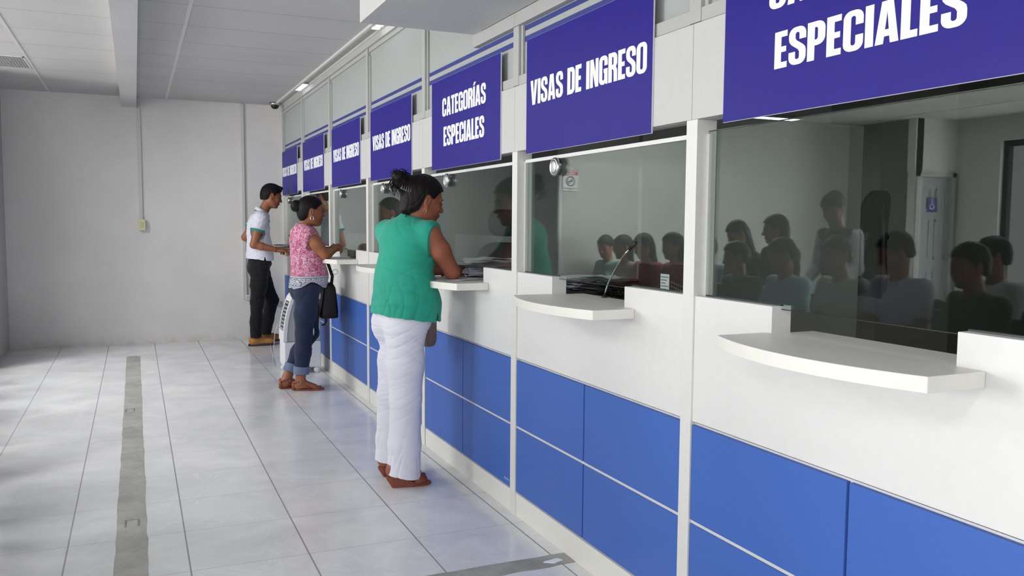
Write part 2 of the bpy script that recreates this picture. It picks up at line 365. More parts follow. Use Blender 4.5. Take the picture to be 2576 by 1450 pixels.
# left wall with tall windows
wl = bmesh.new()
wins = [(4.3, 7.4), (1.4, 4.1), (-1.5, 1.2), (-4.3, -1.7)]
box(wl, -8.5, -8.3, -4.6, 12.0, 0, .35); box(wl, -8.5, -8.3, -4.6, 12.0, 2.5, 3.0)
ys = [-4.6] + [v for a, c in sorted(wins) for v in (a, c)] + [12.0]
for i in range(0, len(ys), 2): box(wl, -8.5, -8.3, ys[i], ys[i + 1], .35, 2.5)
struct(link('wall_left', wl, wall_m))
for k, (a, c) in enumerate(wins):
    w = bmesh.new()
    for (y0, y1, z0, z1) in ((a, c, .35, .42), (a, c, 2.43, 2.5), (a, a + .07, .42, 2.43), (c - .07, c, .42, 2.43), ((a + c) / 2 - .03, (a + c) / 2 + .03, .42, 2.43)):
        box(w, -8.44, -8.36, y0, y1, z0, z1)
    o = struct(link('window_%d' % (k + 1), w, black_pl)); o['label'] = 'tall dark framed window in the left wall of the waiting room'
    o['category'] = 'window'
    bxo('pane', (-8.405, -8.395, a + .07, c - .07, .42, 2.43), clear_m, o)
# rear wall with a glazed entrance
wr = bmesh.new(); box(wr, -8.5, -7.6, -4.6, -4.45, 0, 3.0); box(wr, -1.2, 8.0, -4.6, -4.45, 0, 3.0); box(wr, -7.6, -1.2, -4.6, -4.45, 2.55, 3.0)
struct(link('wall_rear', wr, wall_m))
w = bmesh.new()
for x in (-7.6, -6.0, -4.4, -2.8, -1.26): box(w, x, x + .06, -4.55, -4.49, 0, 2.55)
box(w, -7.6, -1.2, -4.55, -4.49, 2.49, 2.55); box(w, -7.6, -1.2, -4.55, -4.49, 0, .08)
o = struct(link('window_5', w, black_pl)); bxo('pane', (-7.6, -1.2, -4.525, -4.515, .08, 2.49), clear_m, o)
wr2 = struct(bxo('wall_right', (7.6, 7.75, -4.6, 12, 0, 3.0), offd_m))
ce = struct(bxo('ceiling', (-8.5, .03, -4.6, 12.0, ZC, ZC + .12), ceil_m))
struct(bxo('office_ceiling', (.03, 8.0, -4.6, 12.0, ZC, ZC + .12), plaster('office_ceiling', (138, 140, 136), .1)))  # colour lowered to paint in the weak light on this ceiling
rn = bmesh.new()
for x in (-7.22, -6.03, -4.84, -3.66, -2.475, -1.297): box(rn, x - .012, x + .012, -4.4, YB, ZC - .004, ZC + .001)
struct(link('trim_1', rn, alu))
bm = bmesh.new(); box(bm, -1.768, -1.612, -4.4, YB, 2.69, ZC + .02); struct(link('trim_2', bm, beam_m))
bm = bmesh.new(); box(bm, -.62, -.0155, -4.4, 4.215, 2.398, ZC + .02); struct(link('trim_3', bm, beam_m))
# narrow ceiling margin against the partition
bm = bmesh.new(); box(bm, -.115, -.095, 4.215, YB, ZC - .02, ZC + .001); box(bm, -.03, -.012, 4.215, YB, ZC - .02, ZC + .001)
struct(link('trim_4', bm, alu))

# raw concrete strips where an old partition stood
def ragged(y0, y1, n, x, amp):
    return [(x + random.uniform(-amp, amp), y0 + (y1 - y0) * i / n) for i in range(n + 1)]
bm = bmesh.new(); L_ = ragged(1.5, 9.63, 90, -1.770, .004); R_ = ragged(9.62, 1.5, 90, -1.642, .004)
prism(bm, L_[::-1] + R_[::-1], .0003, .0016); o = link('trim_5', bm, concrete_m); struct(o)
bm = bmesh.new()
A_ = [(-1.64 + 1.64 * i / 26, 3.165 + random.uniform(-.003, .003)) for i in range(27)]
B_ = [(-.003 - 1.63 * i / 26, 3.055 - .01 * i / 26 + random.uniform(-.01, .004)) for i in range(27)]
prism(bm, A_ + B_, .0003, .0016); struct(link('trim_6', bm, concrete_m))
for k, (x, y) in enumerate(((-1.706, 9.575), (-1.726, 6.874), (-1.706, 4.268), (-1.7, 2.1))):
    bm = bmesh.new()
    for dx in (-.028, .028):
        box(bm, x + dx - .003, x + dx + .003, y - .05, y + .05, .0016, .0045)
    box(bm, x - .028, x + .028, y + .045, y + .05, .0016, .003)
    o = link('cut_conduit_stub', bm, steel)
    tag(o, ['pair of cut metal channel stubs at the far end of the concrete strip', 'pair of cut metal channel stubs midway along the concrete strip',
            'pair of cut metal channel stubs on the near stretch of the concrete strip', 'pair of cut metal channel stubs nearest the camera on the concrete strip'][k], 'floor fitting', 'cut channel stubs in the floor strip')
bm = bmesh.new(); prism(bm, [(-.13, 3.10), (-.06, 3.115), (-.045, 3.09), (-.09, 3.075)], .0016, .006)
tag(link('mortar_crumb', bm, paper_m), 'flake of broken tile at the end of the concrete cut by the plinth', 'debris')

# ------------------------------------------------------------------ wall fittings
conduit_m = mat('painted_conduit', (198, 198, 196), .5, .4)
c = bxo('cable_conduit', (-1.612, -1.572, YB - .022, YB - .001, 1.425, 2.69), conduit_m, bevel=.003)
tag(c, 'long white cable conduit running from the ceiling beam down to the switch box', 'conduit')
c = bmesh.new(); box(c, -.488, -.450, YB - .022, YB - .001, .76, 2.80); box(c, -.492, -.446, YB - .026, YB - .001, .48, .76)
tag(link('cable_conduit', c, conduit_m, bevel=.003), 'tall white cable conduit behind the young man, ending above the socket', 'conduit')
sw = empty('switch_box', (-1.59, YB, 1.36), 'pale yellow surface mounted switch box at the end of the conduit', 'switch')
ym = mat('aged_yellow_plastic', (206, 208, 168), .4, .4)
bxo('box', (-1.627, -1.552, YB - .05, YB - .001, 1.308, 1.424), ym, sw, bevel=.004)
bxo('cover_plate', (-1.630, -1.549, YB - .056, YB - .05, 1.303, 1.428), ym, sw, bevel=.002)
bxo('rocker', (-1.605, -1.573, YB - .061, YB - .056, 1.335, 1.395), mat('rocker_plastic', (196, 196, 150), .4), sw, bevel=.003)
for k, (x0, x1, z0, z1) in enumerate(((-.462, -.412, .468, .532), (-.105, -.055, .385, .45))):
    so = empty('wall_socket', ((x0 + x1) / 2, YB, z0), ['white power socket on the back wall beside the left knee of the man', 'white power socket low on the back wall beside the partition corner'][k], 'socket')
    bxo('plate', (x0, x1, YB - .03, YB - .001, z0, z1), lam_white, so, bevel=.004)
    bm = bmesh.new()
    for dx in (-.01, .01): box(bm, (x0 + x1) / 2 + dx - .002, (x0 + x1) / 2 + dx + .002, YB - .0315, YB - .029, (z0 + z1) / 2 - .004, (z0 + z1) / 2 + .012)
    box(bm, (x0 + x1) / 2 - .003, (x0 + x1) / 2 + .003, YB - .0315, YB - .029, (z0 + z1) / 2 - .018, (z0 + z1) / 2 - .012)
    link('slots', bm, black_pl, so)
cord = bmesh.new(); tube(cord, [(-.08, YB - .033, .415), (-.10, YB - .06, .33), (-.16, 10.45, .08), (-.24, 10.2, .006), (-.33, 9.4, .006), (-.40, 8.8, .006), (-.455, 8.45, .02), (-.468, 8.33, .16), (-.462, 8.275, .36), (-.42, 8.245, .47)], .003)
tag(link('power_cord', cord, conduit_m, smooth=True), 'thin pale power cord from the corner socket to the air cooler', 'cord')
# dome camera
dc = empty('dome_camera', (-.12, 10.38, ZC), 'small dome security camera on the ceiling in the far corner', 'camera')
bm = bmesh.new(); lathe(bm, [(.0, 0), (.062, 0), (.066, -.012), (.062, -.026), (.052, -.032), (0, -.032)], (-.12, 10.38, ZC)); link('housing', bm, steel, dc, True)
bm = bmesh.new(); lathe(bm, [(.048, -.032), (.046, -.045), (.036, -.062), (.02, -.072), (0, -.075)], (-.12, 10.38, ZC)); link('dome', bm, mat('smoked_dome', (12, 12, 14), .08, .6), dc, True)
# air return grille
vg = empty('ceiling_vent', (-2.78, 8.75, ZC), 'dark metal mesh air grille set in the tile ceiling', 'vent')
bm = bmesh.new(); x0, x1, y0, y1 = -3.06, -2.49, 8.445, 9.06
for (a, b_, c_, d) in ((x0, x1, y0, y0 + .015), (x0, x1, y1 - .015, y1), (x0, x0 + .015, y0, y1), (x1 - .015, x1, y0, y1)): box(bm, a, b_, c_, d, ZC - .006, ZC - .001)
link('frame', bm, alu, vg)
bxo('backing', (x0 + .01, x1 - .01, y0 + .01, y1 - .01, ZC - .0015, ZC - .0008), mat('vent_shadow', (70, 72, 70), .9), vg)
bm = bmesh.new()
for i in range(1, 24): box(bm, x0 + i * .57 / 24 - .0028, x0 + i * .57 / 24 + .0028, y0 + .01, y1 - .01, ZC - .005, ZC - .002)
for i in range(1, 26): box(bm, x0 + .01, x1 - .01, y0 + i * .615 / 26 - .0028, y0 + i * .615 / 26 + .0028, ZC - .005, ZC - .002)
link('grid', bm, mat('vent_metal', (160, 162, 160), .5), vg)
# small louvred lights in the ceiling margin
tubem = mat('fluorescent_tube', (250, 252, 255), .4, emis=4.0)
for k, (y0, y1) in enumerate(((8.72, 9.2), (5.45, 6.08))):
    lt = empty('ceiling_light', (-.06, (y0 + y1) / 2, ZC), ['narrow louvred ceiling light near the far corner over the partition', 'narrow louvred ceiling light beside the white ceiling box over the partition'][k], 'light')
    bxo('housing', (-.094, -.032, y0, y1, ZC - .018, ZC - .002), steel, lt)
    n = 6
    for i in range(n): bxo('lit_slot', (-.088, -.038, y0 + .02 + i * (y1 - y0 - .03) / n, y0 + (i + .62) * (y1 - y0 - .03) / n + .02, ZC - .0215, ZC - .018), tubem, lt)
# ------------------------------------------------------------------ service partition
Y1, PW, WB = 2.3296, .058, 1.4024
far = lambda k: Y1 + (k - 1) * WB          # far edge of post k
ZBS, ZBM, ZBT, ZSILL, ZSH, ZG0, ZG1, ZFB, ZFT, ZTOP = .118, .4386, .762, 1.187, 1.11, 1.178, 1.705, 1.7557, 2.0628, 2.739
post_words = ['just outside the near end of the row', 'between the first window and the gooseneck microphone window', 'beside the microphone window, on its far side', 'mostly hidden behind the woman in green',
              'just beyond the woman in green', 'directly behind the woman in the pink blouse', 'between the pink blouse woman and the young man', 'in the far corner']
for k in range(0, 8):
    y1 = far(k); y0 = y1 - PW
    if k == 7: y0, y1 = YB - .045, YB - .001
    p = empty('partition_post', (0, (y0 + y1) / 2, 0), 'white metal partition post ' + post_words[k], 'post', 'posts of the service partition')
    bm = bmesh.new(); box(bm, -.007, .07, y0, y1, 0, ZFB); link('lower_post', bm, alu, p, bevel=.0015)
    ytop = (y0 + y1) / 2
    bm = bmesh.new(); box(bm, -.005, .07, ytop - .03, ytop + .03 if k < 7 else y1, ZFT, ZTOP); link('upper_post', bm, upper_shaded, p, bevel=.0015)

bay_word = {1: 'under the largest blue sign', 2: 'with the gooseneck microphone', 3: 'where the woman in green leans', 4: 'just beyond the woman in green',
            5: 'where the woman in the pink blouse leans', 6: 'behind the tall white air cooler', 7: 'at the far corner where the young man stands', 0: 'at the near end beyond the largest sign'}
sign_lines = {1: 2, 2: 1, 3: 2, 4: 1, 5: 1, 6: 1, 7: 1}
def counter_bay(j):
    y0 = far(j - 1); y1 = far(j) - PW
    if j == 7: y1 = YB - .047
    w = y1 - y0
    o = empty('service_counter_bay', (0, (y0 + y1) / 2, 0), 'white and blue service counter bay ' + bay_word[j], 'service counter', 'service counter bays')
    # plinth
    bm = bmesh.new(); box(bm, .0, .07, y0, y1, 0, ZBS - .006); link('plinth', bm, lam_cream, o, bevel=.001)
    # backing and white board with the hatch cut out
    n0, n1 = (y0 + .378, min(y0 + .978, y1 - .1))
    bm = bmesh.new(); box(bm, .012, .06, y0, y1, ZBS - .006, ZBT + .006); link('backing_board', bm, lam_white, o)
    bm = bmesh.new()
    pts = [(y0, ZBT + .012), (y1, ZBT + .012), (y1, ZSILL), (n1, ZSILL), (n1, ZSH - .001), (n0, ZSH - .001), (n0, ZSILL), (y0, ZSILL)]
    prism(bm, pts, .0, .07, 'x'); link('front_panel', bm, lam_white, o, bevel=.0012)
    # four blue panels
    ym = (y0 + y1) / 2
    for (a, b_) in ((y0 + .003, ym - .005), (ym + .005, y1 - .003)):
        for (c, d) in ((ZBS + .004, ZBM - .007), (ZBM + .006, ZBT)):
            bm = bmesh.new(); box(bm, -.002, .0125, a, b_, c, d); link('blue_panel', bm, blue_m, o, bevel=.0008, seg=1)
    bm = bmesh.new(); box(bm, .004, .0125, y0, y1, ZBM - .007, ZBM + .006); link('mid_rail', bm, alu, o)
    if j in (3, 4):
        bm = bmesh.new()
        for i, hh in enumerate((.008, .012, .009, .009, .012, .009, .008)):
            box(bm, -.0026, -.0019, y0 + .075 - i * .009, y0 + .080 - i * .009, ZBS + .030, ZBS + .030 + hh)
        part_label(link('sticker', bm, mat('silver_sticker', (150, 170, 215), .4), o), 'tiny silver sticker in the lower corner')
    # writing shelf
    s0, s1 = y0 + .305, y0 + 1.0
    n = 18
    front = [(-.172 - .075 * math.sin(math.pi * (i / n)) ** .9 if 0 < i < n else -.172, s1 + (s0 - s1) * i / n) for i in range(n + 1)]
    front = [(-.174 - .072 * (1 - (2 * i / n - 1) ** 2), s1 + (s0 - s1) * i / n) for i in range(n + 1)]
    if j == 7: s0, s1, front = n0, n1, [(-.012, n1), (-.012, n0)]
    pts = [(-.0005, s1)] + front + [(-.0005, s0), (-.0005, n0 + .001), (.155, n0 + .001), (.155, n1 - .001), (-.0005, n1 - .001)]
    bm = bmesh.new(); prism(bm, pts, ZSH - .036, ZSH); link('shelf', bm, lam_cream, o, bevel=.002)
    # glass with its trims
    bm = bmesh.new(); box(bm, .034, .040, y0 + .006, y1 - .006, ZG0, ZG1 + (.012 if j == 1 else 0)); gp = link('glass_pane', bm, glass_m, o)
    bm = bmesh.new()
    for z in ((ZG1 + .012,) if j == 1 else ()): box(bm, .0335, .0405, y0 + .006, y1 - .006, z, z + .0022)
    box(bm, .0335, .0405, n0, n1, ZG0 - .0018, ZG0)
    box(bm, .0325, .0415, y0 + .006, n0, ZSILL, ZSILL + .004); box(bm, .0325, .0415, n1, y1 - .006, ZSILL, ZSILL + .004)
    link('glass_edge', bm, mat('dark_glass_edge', (28, 42, 38), .3), o)
    bm = bmesh.new(); box(bm, .030, .044, y1 - .014, y1, ZSILL, ZG1 + .004); box(bm, .030, .044, y0, y0 + .014, ZSILL, ZG1 + .004)
    if j != 1: box(bm, .030, .044, y0 + .014, y1 - .014, ZG1 - .004, ZG1 + .011)
    link('glass_frame', bm, lam_white, o)
    # fascia, upper panel with two stripes, rails
    yc0, yc1 = (far(j - 1) - PW / 2 + .001, far(j) - PW / 2 - .001) if j < 7 else (far(6) - PW / 2 + .001, YB - .002)
    bm = bmesh.new(); box(bm, -.009, .07, yc0, yc1, ZFB, ZFT - .004); link('fascia_panel', bm, white_paint, o, bevel=.001)
    ztop = ZTOP
    u0, u1 = far(j - 1) + .001, y1 - .001
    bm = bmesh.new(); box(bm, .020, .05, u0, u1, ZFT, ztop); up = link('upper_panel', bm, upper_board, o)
    bm = bmesh.new(); box(bm, -.003, .05, yc0 + .03, yc1 - .03, ZFT - .001, ZFT + .043)
    box(bm, .008, .020, u0, u0 + .02, ZFT + .043, ztop - .06); box(bm, .008, .020, u1 - .02, u1, ZFT + .043, ztop - .06)
    link('upper_rail', bm, upper_shaded, o, bevel=.001)
    for (z0, z1) in ((2.309, 2.332), (2.258, 2.283)):
        part_label(bxo('stripe', (.0192, .0204, u0 + .02, u1 - .02, z0, z1), stripe_m, o), 'thin blue stripe')
    bm = bmesh.new(); box(bm, -.014, .05, yc0, yc1, ztop, ZC - .001); box(bm, .006, .05, u0, u1, ztop - .03, ztop)
    link('head_rail', bm, mat('grey_head_rail', (176, 176, 174), .5), o)
    if yc0 < 4.2:
        bm = bmesh.new(); box(bm, -.014, .02, yc0, min(yc1, 4.236), 2.335, 2.397); link('upper_head_rail', bm, upper_shaded, o, bevel=.001)
    # speak-through disc
    if j >= 2:
        yd, zd = y0 + .995, 1.664
        so = empty('speaking_disc', (.02, yd, zd), 'chrome speaking disc of the bay ' + bay_word[j], 'speech disc', 'speak-through discs on the glass')
        bm = bmesh.new(); lathe(bm, [(.0, .009), (.028, .009), (.031, .006), (.038, .008), (.0405, .013), (.0405, .020), (.036, .025), (.036, .0335)], (0, yd, zd), 'x', 36); link('disc', bm, steel, so, True)
        bm = bmesh.new(); lathe(bm, [(.0, .0075), (.023, .0075), (.025, .0088)], (0, yd, zd), 'x', 32); link('face', bm, mat('satin_silver', (206, 206, 208), .42, .5, metal=.55), so, True)
    return o
for j in range(1, 8): counter_bay(j)
# the near end of the row, just past the frame
counter_bay(0)

# ------------------------------------------------------------------ signs
signs = {1: ((2.131, 1.085), (1.728, 2.245)), 2: ((3.556, 2.524), (1.733, 2.245)), 3: ((4.904, 3.858), (1.728, 2.245)), 4: ((6.357, 5.318), (1.726, 2.243)),
         5: ((7.745, 6.684), (1.726, 2.245)), 6: ((9.19, 8.095), (1.727, 2.247)), 7: ((10.56, 9.535), (1.727, 2.245))}
sign_lab = {1: 'largest blue sign, cropped by the frame, reading ESPECIALES, above the nearest window', 2: 'blue sign reading VISAS DE INGRESO above the microphone window',
            3: 'blue sign reading CATEGORÍAS ESPECIALES in full, above the woman in green', 4: 'blue VISAS DE INGRESO sign just behind the head of the woman in green',
            5: 'blue VISAS DE INGRESO sign above the clasped hands of the woman in pink', 6: 'blue VISAS DE INGRESO sign above the head of the woman in pink', 7: 'smallest blue VISAS DE INGRESO sign, in the far corner by the man'}
for k, ((ya, yb), (z0, z1)) in signs.items():
    o = empty('hanging_sign', (-.015, (ya + yb) / 2, z1), sign_lab[k], 'sign', 'blue counter signs')
    bm = bmesh.new(); box(bm, -.0155, -.0095, yb, ya, z0, z1)
    link('board', bm, mat('foam_board', (206, 204, 214), .6), o)
    bxo('blue_face', (-.0165, -.0155, yb + .001, ya - .001, z0 + .001, z1 - .001), sign_blue, o)
    bm = bmesh.new()
    if sign_lines[k] == 2 and k == 1:
        letters(bm, 'CATEGORÍAS', 1.935, 1.26, 2.018, 2.118, -.0165); link('lettering', bm, sign_white, o); bm = bmesh.new(); letters(bm, 'ESPECIALES', 1.907, 1.306, 1.852, 1.952, -.0165)
    elif sign_lines[k] == 2:
        letters(bm, 'CATEGORÍAS', 4.712, 4.046, 2.027, 2.131, -.0165); link('lettering', bm, sign_white, o); bm = bmesh.new(); letters(bm, 'ESPECIALES', 4.690, 4.066, 1.858, 1.968, -.0165)
    else:
        a = {2: (3.510, 2.558), 4: (6.292, 5.340), 5: (7.674, 6.719), 6: (9.12, 8.145), 7: (10.54, 9.568)}[k]
        letters(bm, 'VISAS DE INGRESO', a[0], a[1], 1.947, 2.055, -.0165)
    link('lettering', bm, sign_white, o)

# ------------------------------------------------------------------ things on the shelves, and the office behind the glass
def sheets(bm, cx, cy, z, n, w, l, jit, rz=0.0, th=.0012, crumple=.0):
    for i in range(n):
        a = rz + random.uniform(-jit, jit); dx, dy = random.uniform(-jit, jit) * .12, random.uniform(-jit, jit) * .12
        ca, sa = math.cos(a), math.sin(a); N = 5; grid = []
        for u in range(N):
            row = []
            for v in range(N):
                px, py = (u / (N - 1) - .5) * w, (v / (N - 1) - .5) * l
                zz = z + i * th + crumple * (math.sin(u * 1.9 + i) * math.cos(v * 1.4 + i * 2) + 1) * .5
                row.append(bm.verts.new((cx + dx + px * ca - py * sa, cy + dy + px * sa + py * ca, zz)))
            grid.append(row)
        for u in range(N - 1):
            for v in range(N - 1):
                bm.faces.new((grid[u][v], grid[u + 1][v], grid[u + 1][v + 1], grid[u][v + 1]))
def papers(name, label, cat, cx, cy, z, n, w=.21, l=.3, jit=.2, rz=0., th=.0013, m=None, crumple=.0, group=None):
    bm = bmesh.new(); sheets(bm, cx, cy, z, n, w, l, jit, rz, th, crumple)
    o = link(name, bm, m or paper_m); s = o.modifiers.new('thick', 'SOLIDIFY'); s.thickness = .0006
    return tag(o, label, cat, group)
papers('paper_sheet', 'loose printed sheets under the elbow of the woman in green', 'paper', -.06, 4.40, ZSH + .002, 3, jit=.3, rz=.5)
papers('paper_pile', 'crumpled pile of white papers pushed through the hatch by the woman in green', 'papers', .21, 4.46, ZSH + .002, 18, jit=.45, rz=.9, th=.0055, crumple=.02)
papers('paper_sheet', 'white papers lying on the dark folder held by the young man', 'paper', -.055, 10.0, 1.137, 5, .2, .27, jit=.25, rz=.2, th=.003, crumple=.006)
papers('folder', 'dark folder held at the far hatch by the young man', 'folder', -.05, 10.0, 1.122, 2, .24, .34, .1, .3, .003, black_pl)
def desk(y0, y1, label, x0=.36, x1=1.05, z=1.078):
    o = empty('office_desk', ((x0 + x1) / 2, (y0 + y1) / 2, 0), label, 'desk', 'desks behind the partition')
    bxo('desktop', (x0, x1, y0, y1, z - .03, z), mat('grey_desktop', (84, 84, 88), .5), o, bevel=.002)
    bxo('side_panel', (x0 + .02, x1 - .03, y0, y0 + .02, 0, z - .03), mat('dark_board', (36, 34, 34), .6), o)
    bxo('side_panel', (x0 + .02, x1 - .03, y1 - .02, y1, 0, z - .03), MATS['dark_board'], o)
    bxo('back_panel', (x0 + .3, x0 + .32, y0 + .02, y1 - .02, .0, z - .03), MATS['dark_board'], o)
    return o
desk(2.78, 4.02, 'dark office desk behind the microphone window, loaded with folders', .36, .76)
desk(4.16, 5.15, 'dark office desk behind the window of the woman in green')
desk(6.5, 8.3, 'dark office desk behind the window of the woman in pink')
papers('paper_pile', 'untidy pile of white papers on the office desk near the black cables', 'papers', .50, 3.86, 1.080, 15, .2, .27, jit=.4, rz=1.3, th=.0042, crumple=.018)
for k, (y, n, lab) in enumerate(((3.66, 9, 'stack of folders with pale edges touching the white papers'), (3.48, 11, 'taller stack of dark folders behind the microphone stem'), (3.32, 9, 'stack of dark folders with grey papers between microphone and labelled machine'))):
    papers('folder_stack', lab, 'folders', .50, y, 1.080, n, .25, .16, .2, .1, .0068, folder_m if k else mat('grey_folder', (150, 150, 150), .6), .006, 'folder stacks on the office desk')
papers('paper_pile', 'stack of papers on the desk beyond the hands of the woman in pink', 'papers', .60, 7.25, 1.080, 12, jit=.3, rz=.4, th=.006, crumple=.01)
papers('paper_pile', 'files piled on the desk between the woman in pink and the woman in green', 'papers', .60, 6.85, 1.080, 11, jit=.3, rz=.1, th=.007, crumple=.004, m=folder_m)
for (y, lab) in ((7.55, 'small white card box standing on the desk above the clasped hands'), (7.3, 'white paper block standing next to the card box')):
    tag(bxo('card_box', (.82, .89, y, y + .14, 1.078, 1.185), paper_m), lab, 'box')
# black tray at the hatch of the woman in pink
bm = bmesh.new(); box(bm, .02, .14, 7.0, 7.22, ZSH + .001, ZSH + .012); box(bm, .05, .14, 7.02, 7.20, ZSH + .012, ZSH + .07)
tag(link('stamp_pad', bm, black_pl, bevel=.006), 'black desk stapler box on the shelf before the woman in pink', 'office device')
# cables
bm = bmesh.new()
for (ya, yb, h) in ((3.80, 3.34, .075), (3.70, 3.42, .06), (3.76, 3.28, .045)):
    pts = [(.37 + .02 * math.sin(math.pi * i / 20), ya + (yb - ya) * i / 20, 1.086 + h * math.sin(math.pi * i / 20) ** .6) for i in range(21)]
    tube(bm, [(.45, ya + .05, 1.083)] + pts + [(.346, yb - .015, 1.05), (.345, yb - .02, .85)], .0036, 8)
tag(link('cable_loops', bm, black_pl, smooth=True), 'black cables looping up inside the hatch of the microphone window', 'cable')
# gooseneck microphone
mo = empty('gooseneck_microphone', (.145, 3.09, ZSH), 'slim silver gooseneck microphone rising from the shelf inside the second window', 'microphone')
bm = bmesh.new(); lathe(bm, [(0, .0), (.013, .0), (.013, .006), (.006, .010), (0, .010)], (.135, 3.085, ZSH), 'z'); link('base', bm, black_pl, mo, True)
bm = bmesh.new(); tube(bm, [(.135, 3.085, ZSH + .01), (.138, 3.078, 1.145), (.142, 3.066, 1.175), (.146, 3.045, 1.207), (.15, 3.016, 1.243), (.152, 2.985, 1.276), (.153, 2.958, 1.297), (.154, 2.925, 1.318)], .0036, 10); link('stem', bm, chrome, mo, True)
bm = bmesh.new(); tube(bm, [(.154, 2.927, 1.317), (.154, 2.89, 1.338), (.154, 2.875, 1.345)], [.006, .008, .005], 12); link('capsule', bm, black_pl, mo, True)
# office monitor seen from behind with its label
def monitor(y, z0, w, h, label, x=.45, lift=.06):
    o = empty('computer_monitor', (x, y, z0), label, 'monitor')
    bm = bmesh.new(); box(bm, x - .02, x + .02, y - w / 2, y + w / 2, z0 + lift, z0 + lift + h); link('screen_back', bm, black_pl, o, bevel=.008)
    bm = bmesh.new(); box(bm, x, x + .03, y - .03, y + .03, z0, z0 + .15); box(bm, x - .1, x + .08, y - .11, y + .11, z0 - .015, z0); link('stand', bm, black_pl, o, bevel=.004)
    return o
m1 = monitor(3.03, 1.094, .50, .145, 'black office machine with a white label inside the microphone window', .44, .004)
bm = bmesh.new(); box(bm, .4185, .4198, 3.03, 3.095, 1.12, 1.205); part_label(link('label', bm, paper_m, m1), 'white data label')
bm = bmesh.new()
for r in range(5): box(bm, .4178, .4186, 3.036 + .01 * (r % 3), 3.09, 1.19 - r * .013, 1.194 - r * .013)
for r in range(4):
    for c in range(7): box(bm, .4178, .4199, 3.005 - c * .016, 3.013 - c * .016, 1.17 - r * .018 - c * .003, 1.176 - r * .018 - c * .003)
link('vent_marks', bm, mat('label_ink', (110, 112, 116), .6), m1)
# office chairs
cloth_blk = mat('black_mesh_fabric', (24, 24, 27), .7, .3, bump=.3, bscale=500)
def blob_box(bm, c, hx, hy, hz, p=3.0, nu=24, nv=14, bend=0.0, frame=None):
    rings = []
    for i in range(1, nv):
        ph = -math.pi / 2 + math.pi * i / nv; ring = []
        for k in range(nu):
            th = 2 * math.pi * k / nu
            f = lambda t: math.copysign(abs(t) ** (2 / p), t)
            x, y, z = hx * f(math.cos(ph)) * f(math.cos(th)), hy * f(math.cos(ph)) * f(math.sin(th)), hz * f(math.sin(ph))
            x += bend * ((z / hz) ** 2 if hz else 0)
            v = Vector((x, y, z))
            if frame is not None: v = frame @ v
            ring.append(bm.verts.new(Vector(c) + v))
        rings.append(ring)
    for i in range(len(rings) - 1):
        for k in range(nu): bm.faces.new((rings[i][k], rings[i][(k + 1) % nu], rings[i + 1][(k + 1) % nu], rings[i + 1][k]))
    bm.faces.new(rings[0][::-1]); bm.faces.new(rings[-1])
def office_chair(x, y, rz, label, back=.34, zb=.98, head_=True):
    o = empty('office_chair', (x, y, 0), label, 'chair', 'office chairs behind the partition')
    R3 = Matrix.Rotation(rz, 3, 'Z'); P = lambda a, b_, c: (Vector((x, y, 0)) + R3 @ Vector((a, b_, c))); dz = zb - .78
    bm = bmesh.new(); blob_box(bm, P(0, 0, .50 + dz), .25, .25, .05, 4, frame=R3); link('seat', bm, cloth_blk, o, True)
    bm = bmesh.new(); blob_box(bm, P(.25, 0, zb), .045, .26, back, 3.6, bend=.05, frame=R3); link('backrest', bm, cloth_blk, o, True)
    if head_: bm = bmesh.new(); blob_box(bm, P(.29, 0, zb + .44), .04, .15, .10, 3, frame=R3); link('headrest', bm, cloth_blk, o, True)
    bm = bmesh.new(); tube(bm, [P(.02, 0, .45 + dz), P(.33, 0, .42 + dz), P(.34, 0, .6 + dz), P(.31, 0, zb + .26)], .022); link('spine', bm, black_pl, o, True)
    for s_ in (-1, 1):
        bm = bmesh.new(); tube(bm, [P(.28, s_ * .22, zb + .04), P(.16, s_ * .33, zb + .02), P(-.10, s_ * .34, zb - .03), P(-.16, s_ * .33, zb - .10), P(.02, s_ * .28, .46 + dz)], .024); link('armrest', bm, black_pl, o, True)
    bm = bmesh.new(); tube(bm, [P(0, 0, .08), P(0, 0, .46 + dz)], .026)
    for a in range(5):
        t = a * 2 * math.pi / 5; tube(bm, [P(0, 0, .10), P(.28 * math.cos(t), .28 * math.sin(t), .07)], [.024, .014])
    link('base', bm, black_pl, o, True)
    for a in range(5):
        t = a * 2 * math.pi / 5; bm = bmesh.new(); blob_box(bm, P(.28 * math.cos(t), .28 * math.sin(t), .03), .02, .028, .03, 2, 10, 8); link('castor', bm, black_pl, o, True)
    return o
CHF = [(2.75, 4.32, 1.375), (2.75, 4.19, 1.36), (2.75, 4.24, 1.20), (2.75, 4.36, .95), (2.75, 4.40, .62)]
oc1 = office_chair(2.84, 4.55, math.radians(-65), 'tall black office chair seen through the first window beside the pale panel', zb=1.30, back=.36, head_=False)
office_chair(.56, 5.62, math.radians(25), 'black office chair behind the window of the woman in green', zb=.98, back=.30)
